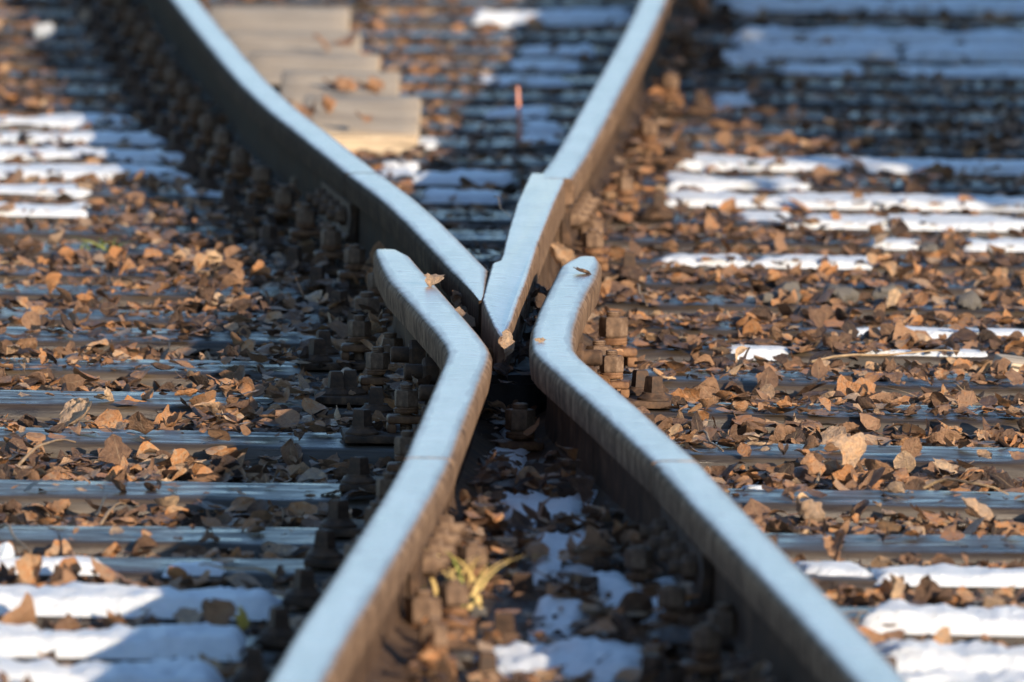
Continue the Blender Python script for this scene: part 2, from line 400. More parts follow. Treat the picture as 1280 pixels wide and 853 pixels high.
# spacer block between the wing rails
def make_block():
    c = P(640, 470, 0.10); x0 = rail_at('B', c.y)[0]+.045; x1 = rail_at('C', c.y)[0]-.045
    root = empty('spacer_block', (0, 0, 0)); y0 = c.y
    tag(root, 'dark rounded spacer block littered with black leaves between the wing rails', 'spacer block')
    bm = bmesh.new(); n = 14; ys = y0; L = 1.15
    cx = (x0+x1)/2; hw = .075
    outl = [(cx-hw*math.cos(math.pi*i/n), ys+.055-.055*math.sin(math.pi*i/n)) for i in range(n+1)]+[(cx+.062, ys+L), (cx-.062, ys+L)]
    t = [bm.verts.new((x, y, .10)) for x, y in outl]; b = [bm.verts.new((x, y, .028)) for x, y in outl]
    bm.faces.new(t); bm.faces.new(list(reversed(b)))
    for i in range(len(t)): bm.faces.new((t[i], b[i], b[(i+1) % len(t)], t[(i+1) % len(t)]))
    bmesh.ops.recalc_face_normals(bm, faces=bm.faces)
    es = [e for e in bm.edges if all(v in set(t) for v in e.verts)]
    bmesh.ops.bevel(bm, geom=es, offset=.014, segments=4, affect='EDGES')
    obj('block_body', bm, 'dark_iron', root, 35)
    bm = bmesh.new(); bm_box(bm, cx-.11, cx+.11, ys+.02, ys+L+.3, .002, .027, .004)
    obj('block_plate', bm, 'dark_iron', root, 35)
    return cx, y0
BLOCKX, BLOCKY = make_block()

# ------------------------------------------------------------------ sleepers
SL = [(870, 888), (817, 838), (764, 789), (713, 727), (679, 690), (622, 634), (553, 577), (507, 524), (465, 483), (427, 444), (401, 419),
      (370, 388), (345, 362), (318, 334), (294, 309), (268, 284), (244, 259), (221, 236), (199, 213), (177, 191), (157, 170), (137, 150), (117, 130), (98, 110), (79, 91), (60, 72), (42, 53), (22, 34), (0, 12)]
SLY = []      # (y of front edge at x=0, slope, width)
SNOTE = {0: 'snow at both bottom corners', 1: 'thick snow on both ends', 2: 'a long snow ridge on its left half', 3: 'thin snow along its edge', 4: 'a narrow dark top',
         5: 'a pale wet top beside the right rail', 6: 'a blue wet top', 7: 'a warm sunlit front and wet top', 8: 'a broad blue wet top', 9: 'brown leaves over it', 10: 'leaves heaped against it',
         11: 'leaves nearly hiding it', 12: 'a blue strip showing at left', 13: 'a worn olive front', 15: 'snow on its left end', 16: 'a short snow stripe at left'}
sl_root = []
for i, (yl, yr) in enumerate(SL):
    a = P(100, yl, 0); b = P(1150, yr, 0)
    s = (b.y-a.y)/(b.x-a.x); s = max(-.05, min(.05, s)) if i else s
    my = (a.y+b.y)/2-s*(a.x+b.x)/2
    w = 0.25+random.uniform(-.012, .012)
    if i in (3,): w = .17
    SLY.append((my, s, w))
    root = empty('sleeper', (0, my+w/2, 0), math.atan(s))
    tag(root, 'wooden sleeper, %s from the camera, with %s' % (ORD[i], SNOTE.get(i, 'a weathered blurred top' if i > 14 else 'a weathered grey top')), 'sleeper', 'wooden sleepers under the crossing')
    bm = bmesh.new()
    nx, ny = 120, 6; x0, x1 = -2.1, 2.3
    def zz(x, y, q): return noise.noise(Vector((x*1.5, y*14+i*7.3, q)))*.0035+noise.noise(Vector((x*9, y*40+i*3.1, q+5)))*.0014
    ringsv = []
    sec = [(-w/2, -.15), (-w/2-.002, -.06), (-w/2-.001, -.012), (-w/2+.004, -.004), (-w/2+.012, 0), (-w/4, .001), (0, .001), (w/4, .001), (w/2-.012, 0), (w/2-.003, -.005), (w/2, -.05), (w/2, -.15)]
    for ix in range(nx+1):
        x = x0+(x1-x0)*ix/nx
        ringsv.append([bm.verts.new((x, yy+noise.noise(Vector((x*2.2, i*5.7, zc*30)))*.003, zc+(zz(x, yy, 0) if zc > -.02 else 0))) for yy, zc in sec])
    for p, q in zip(ringsv, ringsv[1:]):
        for k in range(len(sec)-1): bm.faces.new((p[k], q[k], q[k+1], p[k+1]))
    bm.faces.new(ringsv[0]); bm.faces.new(list(reversed(ringsv[-1])))
    bmesh.ops.recalc_face_normals(bm, faces=bm.faces)
    o = obj('sleeper', bm, 'sleeper', None, 50)
    # a sleeper is one plain piece of timber: the mesh itself is the thing
    for kk in ('label', 'category', 'group'): o[kk] = root[kk]
    o.location = root.location; o.rotation_euler = root.rotation_euler
    bpy.data.objects.remove(root)
    sl_root.append(o)
for i, o in enumerate(sl_root): o.name = 'sleeper' if i == 0 else 'sleeper.%03d' % i

def on_sleeper(x, y, m=0.0):
    for my, s, w in SLY:
        f = my+s*x
        if f-m <= y <= f+w+m: return True
    return False
def heap(x, y):
    if not 11 < y < 17.6 or abs(x) > .6: return 0.0
    a, b = -.245+.051*(y-12.56), .42-.0775*(y-12.56)
    if not a-.03 < x < b+.03: return 0.0
    e = min(1, (x-a+.03)/.05, (b+.03-x)/.05, (17.6-y)/.3)
    return e*(.052 if y > 14.6 else .052-.03*min(1, (14.6-y)/1.2))
def zg(x, y):
    return -.036+heap(x, y)+.016*noise.noise(Vector((x*3.1, y*3.1, 2)))+.008*noise.noise(Vector((x*11, y*11, 5)))
def ztop(x, y): return max(0.002, zg(x, y)) if on_sleeper(x, y) else zg(x, y)

# ------------------------------------------------------------------ ground
bm = bmesh.new(); bmesh.ops.create_grid(bm, x_segments=8, y_segments=8, size=500)
g = obj('ground', bm, 'soil'); g.location = (0, 100, -.16); tag(g, kind='structure')
vs, fs = [], []
nx, ny = 150, 520; gx0, gx1, gy0, gy1 = -3.2, 3.4, 8.5, 42.0
for j in range(ny+1):
    for i in range(nx+1):
        x = gx0+(gx1-gx0)*i/nx; y = gy0+(gy1-gy0)*j/ny
        e = min(1, min(i, nx-i, j, ny-j)/5.0)
        vs.append((x, y, zg(x, y)*1.0-(1-e)*.13))
for j in range(ny):
    for i in range(nx):
        a = j*(nx+1)+i; fs.append((a, a+1, a+nx+2, a+nx+1))
o = obj('track_bed', grid_mesh('track_bed', vs, fs), 'soil', None, 60); tag(o, kind='structure')

# ------------------------------------------------------------------ fastenings
HEXR = .0225
def nut_mesh():
    bm = bmesh.new(); r = HEXR
    bm_lathe(bm, [(r*.90, .000), (r, .003), (r, .027), (r*.90, .031)], 6, rot=R(90))
    return bm
def washer_mesh():
    bm = bmesh.new()
    pts = [(.0185*math.cos(a), .0185*math.sin(a), .0035+.0085*a/(4*math.pi)) for a in np.linspace(0, 4*math.pi, 41)]
    bm_tube(bm, pts, .0036, 6); return bm
def bolt_mesh(h=.085, r=.0115):
    bm = bmesh.new(); prof = []
    z = 0.0
    while z < h: prof += [(r, z), (r*.90, z+.0018)]; z += .0036
    prof += [(r*.8, h)]
    bm_lathe(bm, prof, 14); return bm
def clip_mesh():
    # arched clamp plate: outer leg on the plate, bridge, inner toe on the rail foot
    bm = bmesh.new()
    bm_box(bm, -.034, .034, -.026, .026, .016, .030, .005, 3)
    bm_box(bm, .018, .034, -.026, .026, .0, .0155, .003)
    bm_box(bm, -.034, -.022, -.026, .026, .007, .0155, .003)
    return bm
def screw_mesh():
    bm = bmesh.new()
    bm_lathe(bm, [(.030, 0), (.030, .004), (.026, .007), (.0215, .011), (.0205, .014)], 18)
    bm_lathe(bm, [(.0190, .014), (.0180, .020), (.0160, .040), (.0135, .0435)], 4, rot=R(45))
    return bm
def plate_mesh(L, Wd=.15):
    bm = bmesh.new(); bm_box(bm, -L/2, L/2, -Wd/2, Wd/2, 0, .0145, .004)
    return bm
ME = {}
for nm, f, m in (('nut', nut_mesh, 'nut'), ('spring_washer', washer_mesh, 'clip'), ('bolt', bolt_mesh, 'nut'), ('clip', clip_mesh, 'clip'), ('coach_screw', screw_mesh, 'iron'),
                 ('plate', lambda: plate_mesh(.40), 'iron'), ('half_plate', lambda: plate_mesh(.23), 'iron')):
    o = obj(nm, f(), m, None, 28); ME[nm] = o.data; bpy.data.objects.remove(o)
def part(name, me, parent, loc, rz=0.0, tilt=0.0):
    o = bpy.data.objects.new(name, ME[me]); COL.objects.link(o); o.parent = parent
    o.location = loc; o.rotation_euler = (tilt, 0, rz); return o
def fastening_proto(sides, name='rail_fastening'):
    root = empty(name)
    if len(sides) == 2: part('base_plate', 'plate', root, (0, 0, .0))
    else: part('base_plate', 'half_plate', root, (sides[0]*.085, 0, .0))
    for s in sides:
        x = s*.088
        part('clip', 'clip', root, (x, 0, .0147), 0 if s > 0 else math.pi)
        w = part('spring_washer', 'spring_washer', root, (x, 0, .0455))
        part('bolt', 'bolt', root, (x, 0, .015), 0)
        part('nut', 'nut', root, (x, 0, .0605), R(13)*s)
        part('coach_screw', 'coach_screw', root, (s*.168, -.045, .0147), R(20))
    return root
def kids_of(root): return [(k, []) for k in root.children]
bpy.context.view_layer.update()
PROTO = {(-1, 1): fastening_proto((-1, 1)), (-1,): fastening_proto((-1,)), (1,): fastening_proto((1,))}
PK = {k: kids_of(v) for k, v in PROTO.items()}; used = set()
def place_fast(key, i, sides, where, dy=None):
    my, s, w = SLY[i]
    y = my+w/2
    x, h = rail_at(key, y); y += s*x
    if dy: y += dy
    k = tuple(sides)
    if k in used: o = copy_tree(PROTO[k], PK[k])
    else: o = PROTO[k]; used.add(k)
    o.scale = (.88,)*3; o.location = (x, y, .004); o.rotation_euler = (0, 0, h+random.uniform(-.02, .02))
    for c in (o.children if o is PROTO[k] else o.children):
        if c.name.startswith('nut'): c.rotation_euler.z += random.uniform(-.5, .5); c.location.z += random.uniform(-.002, .004)
        elif c.name.startswith('coach'): c.rotation_euler.z = random.uniform(-.8, .8)
    tag(o, 'rusty clamp with nut and screws %s at the %s sleeper' % (where, ORD[i]), 'rail fastening', 'rail clamps along the rails')
for i, (my, s, w) in enumerate(SLY):
    yc = my+w/2
    xs = {}
    yB0 = P(535, 572, ZR).y;  yB1 = P(485, 311, ZR).y
    yN = P(640, 217, ZR).y; yE1 = P(610, 360, ZR).y
    if yc < yB0-.05:
        place_fast('A', i, (-1, 1), 'on the near left rail'); place_fast('D', i, (-1, 1), 'on the near right rail')
    elif yc < yB1-.1:
        place_fast('B', i, (-1,), 'outside the left wing rail')
        if yc < P(766, 448, 0).y-.75: place_fast('C', i, (1,), 'outside the right wing rail')
    if yc > yE1+.5:
        if yc < yN: place_fast('E', i, (-1,), 'outside the left point rail')
        else: place_fast('H', i, (-1, 1) if yc > yN+.8 else (-1,), 'on the far left rail')
    if yc > yN-1.2 and i % 3 == 0:
        k = 'F'
        place_fast('F', i, (1,), 'on the far right rail')
for k, v in PROTO.items():
    if k not in used:
        for c in list(v.children): bpy.data.objects.remove(c)
        bpy.data.objects.remove(v)

# extra square-headed screws and bolts standing alone
LONE = []
def lone_bolt(px, py, label, z=0.004, s=1.0, screw=False, dz=0.0):
    p = P(px, py, z)+Vector((0, 0, dz)); LONE.append((p.x, p.y)); root = empty('anchor_bolt', p, random.uniform(-.3, .3)); root.scale = (s*.9, s*.9, s*.9)
    tag(root, label, 'bolt')
    if screw:
        part('base_plate', 'half_plate', root, (0, 0, 0)).scale = (.45, .8, 1)
        part('coach_screw', 'coach_screw', root, (0, 0, .0147), .2)
    else:
        part('clip', 'clip', root, (0, 0, -.012)); part('spring_washer', 'spring_washer', root, (0, 0, .018)); part('bolt', 'bolt', root, (0, 0, -.012)); part('nut', 'nut', root, (0, 0, .033), R(20))
lone_bolt(650, 548, 'thick hex nut on a threaded bolt in front of the spacer block', z=.05, s=1.15, dz=-.022)
lone_bolt(766, 448, 'large rusty hex nut on a clip right of the right wing bend', z=.004, s=1.22)
lone_bolt(748, 480, 'rusty nut half hidden behind the right wing rail bend', z=.004, s=1.1)
lone_bolt(800, 503, 'square screw head among leaves right of the right wing rail', screw=True)
lone_bolt(437, 503, 'tall square screw head on an iron plate in the left shade', screw=True)
lone_bolt(404, 452, 'squat square screw head on a plate left of the wing bend', screw=True)
lone_bolt(470, 525, 'small screw head beside the left wing rail shade', screw=True)
lone_bolt(458, 422, 'dark double nut standing left of the left wing rail', s=1.2)
lone_bolt(487, 470, 'dark nut pair under the left wing rail bend', s=1.1)
lone_bolt(437, 320, 'dark nut beside the tip of the left wing rail', s=1.1)
lone_bolt(376, 262, 'dark square bolt left of the far left rail', s=1.1)
lone_bolt(752, 745, 'dark screw between the near rails by the snow', screw=True)
lone_bolt(738, 320, 'sunlit rusty nut behind the tip of the right wing rail', s=1.2)
lone_bolt(528, 812, 'warm lit rusty nut beside the straw tuft', s=1.2)
lone_bolt(905, 830, 'dark nut beside the near right rail at the bottom', s=1.2)

# bolts through the webs, as parts of the rails
def web_bolts(root, key, ys, side, z=.092, name='web_bolt'):
    for y in ys:
        x, h = rail_at(key, y)
        bm = bmesh.new()
        mt = Matrix.Rotation(R(90)*side, 4, 'Y')
        bm_lathe(bm, [(.024, 0), (.024, .022), (.021, .026)], 6, mt)
        bm_lathe(bm, [(.013, .026), (.013, .052), (.011, .055)], 14, mt)
        o = obj(name, bm, 'iron', root, 30)
        o.location = Vector((x+side*.012, y, z))-root.location
        o.rotation_euler = (0, 0, h)
bY = P(586, 440, ZR).y
web_bolts(rB, 'B', [bY-.75, bY-.45, bY-.15, bY+.2, bY+.55, bY+.85], -1)
web_bolts(rC, 'C', [bY-.75, bY-.45, bY-.15, bY+.2, bY+.55, bY+.85], 1)
def fishplate(root, key, y0, y1, side):
    st = []
    n = 10
    for i in range(n+1):
        y = y0+(y1-y0)*i/n; st.append((Vector((rail_at(key, y)[0], y, 0))-root.location, 1, 1, 0))
    pr = [(side*.009, -.055), (side*.024, -.060), (side*.022, -.088), (side*.026, -.112), (side*.030, -.128), (side*.012, -.128)]
    f = obj('fish_plate', sweep(st, pr, False), 'iron', root, 30)
    for q in np.linspace(.14, .86, 4):
        y = y0+(y1-y0)*q; x, h = rail_at(key, y)
        bm = bmesh.new(); mt = Matrix.Rotation(R(90)*side, 4, 'Y')
        bm_lathe(bm, [(.019, 0), (.019, .016), (.016, .019)], 6, mt); bm_lathe(bm, [(.010, .019), (.010, .036)], 12, mt)
        o = obj('fish_bolt', bm, 'nut', f, 30); o.location = Vector((x+side*.023, y, .088))-root.location
yJ = P(535, 573, ZR).y
fishplate(rA, 'A', yJ-.62, yJ-.02, -1); fishplate(rA, 'A', yJ-.62, yJ-.02, 1)
fishplate(rD, 'D', yJ-.62, yJ-.02, -1); fishplate(rD, 'D', yJ-.62, yJ-.02, 1)
yK = P(455, 217, ZR).y
fishplate(rH, 'H', yK+.02, yK+.6, -1); fishplate(rF, 'F', yK+.02, yK+.6, 1)

# ------------------------------------------------------------------ planks between the far rails
PL = [(232, 432, 50, 22), (262, 447, 76, 52), (300, 470, 100, 78), (345, 497, 127, 103), (372, 523, 156, 130)]
for i, (xa, xb, yn, yf) in enumerate(PL):
    zt = .062
    a = P((xa+xb)/2, yn, zt); f = P((xa+xb)/2, yf, zt)
    d = (f.y-a.y)*.94; x0 = P(xa, yn, zt).x; x1 = P(xb, yn, zt).x
    xr = rail_at('H', (a.y+f.y)/2)[0]
    x0 = max(xr+.085, x0)
    bm = bmesh.new(); bm_box(bm, -(x1-x0)/2, (x1-x0)/2, -d/2, d/2, -.055, 0, .008)
    bmesh.ops.subdivide_edges(bm, edges=[e for e in bm.edges if e.calc_length() > .2], cuts=6, use_grid_fill=True)
    for v in bm.verts: v.co.z += .004*noise.noise(v.co*7+Vector((i*9, 0, 0)))
    o = obj('wooden_plank', bm, 'plank', None, 40); o.location = ((x0+x1)/2, (a.y+f.y)/2, zt+.004*(i % 2)); o.rotation_euler = (R(4.0+random.uniform(-.4, .6)), 0, R(random.uniform(-.6, .6)))
    tag(o, 'pale sunlit plank between the far rails, %s counted from the frog' % ORD[4-i], 'plank', 'planks between the far rails')

# ------------------------------------------------------------------ leaves
def leaf_grid(nu, nv, seed, kind):
    """a dry creased leaf of unit length: verts (n,3), faces, uv"""
    rg = random.Random(seed)
    flat = kind == 'flat'
    kx = rg.choice([-1, 1])*rg.uniform(.5, 3.0) if not flat else rg.uniform(-.8, .8)
    ky = rg.choice([-1, 1])*rg.uniform(.3, 2.2) if not flat else rg.uniform(-.6, .6)
    wid = rg.uniform(.26, .50); lob = rg.choice([0, .08, .16, .26]); nl = rg.choice([2, 3, 3, 4]); asym = rg.uniform(-.22, .22)
    pk = rg.uniform(.6, 1.25); jag = rg.uniform(.05, .20); ph = rg.uniform(0, 6.28)
    fold = rg.uniform(.05, .55) if not flat else rg.uniform(0, .12)
    creases = [(rg.uniform(0, 6.28), rg.uniform(-.25, .25), rg.uniform(-.55, .55)*(1 if not flat else .3)) for _ in range(3)]
    roll = rg.choice([0, 0, rg.uniform(.4, 1.6)])*rg.choice([-1, 1])*(0 if flat else 1)
    cr = rg.uniform(.05, .12) if not flat else .04
    tw = rg.uniform(-1.0, 1.0)*(1 if not flat else .3)
    vs, uv = [], []
    for iu in range(nu):
        u = iu/(nu-1)
        w = wid*(math.sin(math.pi*u**pk)**.8 if 0 < u < 1 else 0.0)
        for iv in range(nv):
            v = -1+2*iv/(nv-1)
            sd = 1 if v > 0 else 0
            e = 1+lob*math.sin(u*math.pi*2*nl+ph*sd)+jag*noise.noise(Vector((u*9, sd*7.0, seed*.91)))*1.6
            ww = max(.012, w*e)*(1+asym*v)
            sx = v*ww; sy = u-.5+abs(v)*.10*(1 if nl % 2 else .3)
            a = kx*sx; x = math.sin(a)/kx if abs(kx) > .05 else sx
            z = (1-math.cos(a))/kx if abs(kx) > .05 else 0
            a = ky*sy; y = math.sin(a)/ky if abs(ky) > .05 else sy
            z += (1-math.cos(a))/ky if abs(ky) > .05 else 0
            z += fold*abs(sx)+roll*max(0, abs(v)-.45)**2*wid
            x *= 1-.35*abs(roll)*max(0, abs(v)-.5)
            for ca, cc, am in creases:
                z += am*max(0, sx*math.cos(ca)+sy*math.sin(ca)-cc)
            t = tw*sy
            x, z = x*math.cos(t)-z*math.sin(t), x*math.sin(t)+z*math.cos(t)
            q = Vector((sx*3.4, sy*3.4, seed*1.7))
            z += cr*noise.noise(q)+cr*.8*noise.noise(q*2.6)+cr*.55*noise.noise(q*6)+cr*.25*noise.noise(q*12)
            x += cr*.5*noise.noise(q+Vector((9, 0, 0)))
            vs.append((x, y, z)); uv.append((v*.5+.5, u))
    fs = []
    for iu in range(nu-1):
        for iv in range(nv-1):
            a = iu*nv+iv; fs.append((a, a+1, a+nv+1, a+nv))
    vs = np.array(vs); vs[:, 2] -= np.percentile(vs[:, 2], 12)
    return vs, np.array(fs), np.array(uv)

def rot_mats(yaw, pit, rol):
    cy, sy = np.cos(yaw), np.sin(yaw); cp, sp = np.cos(pit), np.sin(pit); cr, sr = np.cos(rol), np.sin(rol)
    Rz = np.stack([np.stack([cy, -sy, 0*cy], -1), np.stack([sy, cy, 0*cy], -1), np.stack([0*cy, 0*cy, 1+0*cy], -1)], -2)
    Rx = np.stack([np.stack([1+0*cp, 0*cp, 0*cp], -1), np.stack([0*cp, cp, -sp], -1), np.stack([0*cp, sp, cp], -1)], -2)
    Ry = np.stack([np.stack([cr, 0*cr, sr], -1), np.stack([0*cr, 1+0*cr, 0*cr], -1), np.stack([-sr, 0*cr, cr], -1)], -2)
    return Rz @ Rx @ Ry

def frustum_x(y): return 640*y/FPX
RAIL_KEYS = list(RAILX)
RT = {k: np.array([(p.y, p.x) for p in sorted([q for q, _ in RAILX[k]], key=lambda p: p.y)]) for k in RAIL_KEYS}
def near_rail(x, y, m):
    for k in RAIL_KEYS:
        t = RT[k]
        if t[0, 0]-.02 < y < t[-1, 0]+.02 and abs(np.interp(y, t[:, 0], t[:, 1])-x) < m: return True
    return False
def between(x, y):
    """inside the gauge triangle between the near rails, or in the frog"""
    a = np.interp(y, *RT['A'].T) if y < yJ else np.interp(y, *RT['B'].T)
    b = np.interp(y, *RT['D'].T) if y < yJ else np.interp(y, *RT['C'].T)
    return a < x < b and y < RT['B'][-1, 0]

SNOWBOX = []
def snow_near(x, y):
    return any(a-.01 < x < b+.01 and c-.01 < y < d+.01 for a, b, c, d in SNOWBOX)

SN = [  # px x0, x1, y top, y bottom, thickness, where
 (-120, 352, 735, 765, .030, 'long thick snow ridge on the left sleeper above the bottom edge'),
 (-120, 300, 787, 818, .032, 'wavy thick snow ridge second from the bottom at left'),
 (-120, 272, 829, 868, .034, 'thick snow at the bottom left corner'),
 (-120, 136, 698, 713, .022, 'short white snow strip left of the brown leaves'),
 (206, 292, 703, 716, .016, 'small flat snow patch left of the near left rail'),
 (140, 202, 722, 734, .014, 'thin snow scrap on the dark sleeper left of the near rail'),
 (238, 318, 718, 735, .020, 'small snow hump behind the long left ridge'),
 (-120, 178, 132, 150, .022, 'uppermost white snow stripe at the left edge'),
 (-120, 226, 153, 168, .022, 'second snow stripe from the top at left'),
 (-120, 238, 178, 204, .024, 'wavy snow stripe with a pointed right end at left'),
 (-120, 245, 206, 226, .022, 'half sunlit snow stripe left of the far left rail'),
 (-120, 106, 229, 242, .018, 'short snow stripe at the left edge above the lowest one'),
 (228, 302, 227, 246, .018, 'bluish snow scrap beside the dark far clamps'),
 (-120, 116, 250, 270, .020, 'lowest snow stripe of the upper left group'),
 (398, 545, 164, 184, .018, 'thin snow on the sleeper end in front of the pale planks'),
 (474, 522, 204, 222, .018, 'bright little snow patch beside the left point rail'),
 (508, 642, 206, 230, .020, 'blue snow patch between the far rails above another'),
 (518, 632, 233, 262, .022, 'blue snow patch between the far rails nearest the nose'),
 (652, 702, 153, 182, .020, 'blue snow lump right of the upright red stem'),
 (596, 790, 0, 27, .031, 'broad blue snow patch at the top between the far rails'),
 (648, 742, 44, 62, .018, 'pale blue snow stripe between the far rails near the top'),
 (905, 1400, 2, 18, .030, 'topmost blue snow at the upper right'),
 (915, 1400, 28, 45, .030, 'broad blue snow stripe second from the top right'),
 (918, 1112, 46, 63, .031, 'blue snow patch right of the far right rail'),
 (1125, 1400, 48, 70, .031, 'blue snow patch at the right edge near the top'),
 (978, 1086, 82, 97, .016, 'short straight blue snow bar at upper right'),
 (1118, 1400, 86, 99, .016, 'faint blue snow bar at the right edge'),
 (898, 962, 64, 84, .016, 'blue snow scrap beside the far right clamps'),
 (888, 942, 118, 138, .016, 'dim snow scrap among shaded leaves at upper right'),
 (836, 1136, 178, 201, .022, 'long white snow stripe right of the far right rail'),
 (1060, 1400, 194, 222, .022, 'bluish snow stripe reaching the right edge'),
 (826, 902, 218, 240, .020, 'white snow piece beside the sunlit leaves right of the nose'),
 (985, 1400, 228, 262, .022, 'broad broken white snow sheet at the right edge'),
 (1000, 1400, 264, 292, .022, 'lower white snow sheet at the right edge with brown bits'),
 (826, 992, 244, 264, .020, 'white snow band left of the broad right sheet'),
 (920, 992, 266, 280, .016, 'small snow strip under the pale stone at right'),
 (822, 932, 325, 341, .018, 'bluish snow strip nearest the right wing tip'),
 (930, 1092, 317, 334, .018, 'broken snow strip behind the grey stones'),
 (1078, 1164, 299, 313, .016, 'small snow scrap left of another at the right edge'),
 (1196, 1400, 304, 321, .016, 'snow strip at the right edge above the stones'),
 (1036, 1400, 407, 417, .012, 'long thin snow line on a sleeper at right'),
 (912, 988, 434, 441, .010, 'short thin snow line right of the wing nuts'),
 (1000, 1078, 701, 719, .020, 'small white snow piece beside the near right rail'),
 (1084, 1400, 707, 727, .022, 'white snow strip on the sleeper at lower right'),
 (1066, 1400, 761, 773, .016, 'thin snow line above the thick right ridges'),
 (1078, 1400, 770, 798, .030, 'thick bright snow ridge at lower right'),
 (1086, 1262, 799, 826, .032, 'thick snow block with a square right end at lower right'),
 (610, 715, 92, 112, .012, 'thin blue frost on a sleeper left of the red stem top'),
 (640, 730, 66, 80, .012, 'faint blue frost line between the far rails'),
 (600, 690, 120, 136, .012, 'faint frost strip behind the red stem'),
 (1010, 1330, 246, 270, .016, 'ragged snow joining the two white sheets at right'),
 (860, 1000, 205, 222, .014, 'little ragged snow under the long white stripe'),
 (1060, 1230, 432, 440, .008, 'icy glaze on the sleeper at right'),
 (925, 960, 604, 614, .010, 'small snow scrap beside the right rail joint'),
 (640, 690, 600, 640, .012, 'ragged snow scrap among leaves between the near rails'),
 (1108, 1400, 827, 872, .034, 'bright snow at the bottom right corner'),
 (624, 700, 546, 564, .016, 'snow patch in front of the middle nut'),
 (612, 640, 510, 536, .016, 'upright snow scrap left of the middle nut'),
 (690, 722, 520, 538, .016, 'small snow scrap right of the middle nut'),
 (598, 664, 580, 606, .018, 'snow lump beside curled leaves between the near rails'),
 (680, 745, 588, 612, .018, 'bluish snow flake behind the large dark leaf'),
 (624, 742, 650, 692, .024, 'curving snow patch between the near rails'),
 (664, 745, 702, 748, .022, 'ragged snow patch below the curving one between the near rails'),
 (735, 884, 757, 792, .024, 'snow patch against the near right rail'),
 (664, 730, 786, 812, .020, 'snow scrap between the near rails close to the bottom'),
 (606, 800, 832, 866, .026, 'snow at the bottom edge between the near rails'),
]
def zbase(x, y):
    best = 0.0
    for my, sl_, w in SLY:
        f = my+sl_*x
        if f-.06 < y < f+w+.06:
            d = max(f-y, y-f-w, 0.0)
            best = max(best, 1-min(1, d/.045))
    best = best*best*(3-2*best)
    return max(zg(x, y)*(1-best)+.002*best, zg(x, y))
def make_snow(i, x0, x1, y0, y1, t, label):
    yc = (y0+y1)/2; xc = (max(x0, -40)+min(x1, 1320))/2
    c = P(xc, yc, 0); a = P(x0, yc, 0).x; b = P(x1, yc, 0).x
    yn = P(xc, y1, 0).y; yf = P(xc, y0, 0).y
    strip = (x1-x0) > 85 and (y1-y0) < 45 and not (x0 > 560 and x1 < 890 and y0 > 480)
    mid_bed = x0 > 560 and x1 < 890 and y0 > 480
    th = t*(1.0 if mid_bed else .36 if t < .03 else .60); rag = 1.0 if t >= .030 else 1.7
    snap = None
    if strip:
        best = min(range(len(SLY)), key=lambda q: abs(SLY[q][0]+SLY[q][1]*c.x-yn))
        if abs(SLY[best][0]+SLY[best][1]*c.x-yn) < .30: snap = SLY[best]
    if snap:
        dep = min(max(yf-yn, .10)*.62, snap[2]-.01)
        yn = snap[0]+snap[1]*c.x+.004; yf = yn+dep
    sl_ = snap[1] if snap else 0.0
    step = max(min(.014, max(.006, (b-a)/60)), (b-a)/170)
    sy = min(.012, (yf-yn)/12)
    nx = max(10, int((b-a)/step)); ny = max(10, int((yf-yn)/sy))
    SNOWBOX.append((a+.02, b-.02, yn+.02, yf-.02))
    mid = (yn+yf)/2; cx = (a+b)/2
    base = zbase(cx, mid)
    vs = []; keep = []
    for j in range(ny+1):
        for k in range(nx+1):
            x = a-.02+(b-a+.04)*k/nx; yy = yn-.02+(yf-yn+.04)*j/ny
            y = yy+sl_*(x-cx)
            e = min(x-a, b-x)/((max(.05, .10*(b-a)) if b-a > .2 else .3*(b-a)) if strip else .36*(b-a))
            f0 = (yy-yn)/(.5*(yf-yn)); f1 = (yf-yy)/(.5*(yf-yn))
            q = Vector((x*6, y*4, i*3.3))
            n1 = .75*noise.noise(q)+.40*noise.noise(q*3.1)+.18*noise.noise(q*8)
            if snap: m = min(min(f0*6, 1), min(e, 1), f1+.75*noise.noise(Vector((x*7, i, 0)))+.42*noise.noise(Vector((x*31, i, 4))))+rag*(n1*.55 if f0 > .25 else n1*.36)+(.08 if rag < 1.5 else -.10)
            else: m = min(e, f0*1.2, f1*1.2, 1)+n1*.85+(.10 if mid_bed else -.05)
            h = max(0.0, min(1.0, m/.5))
            zb = zbase(x, y)
            z = zb+th*(1-(1-h)**2.2)*(1+.45*noise.noise(q*1.7)+.34*noise.noise(q*5)+.24*noise.noise(q*14))
            if m <= 0: z = zb-.008
            vs.append((x-cx, y-mid, z-base)); keep.append(m > 0)
    fs = []
    for j in range(ny):
        for k in range(nx):
            p = j*(nx+1)+k; ids = (p, p+1, p+nx+2, p+nx+1)
            if any(keep[q] for q in ids): fs.append(ids)
    if not fs: return
    bm = bmesh.new(); bm.from_mesh(grid_mesh('snow_patch', vs, fs)); bmesh.ops.delete(bm, geom=[v for v in bm.verts if not v.link_faces], context='VERTS')
    o = obj('snow_patch', bm, 'snow', None, 80); o.location = (cx, mid, base)
    tag(o, label, 'snow', 'patches of old snow')
for i, s in enumerate(SN): make_snow(i, *s)

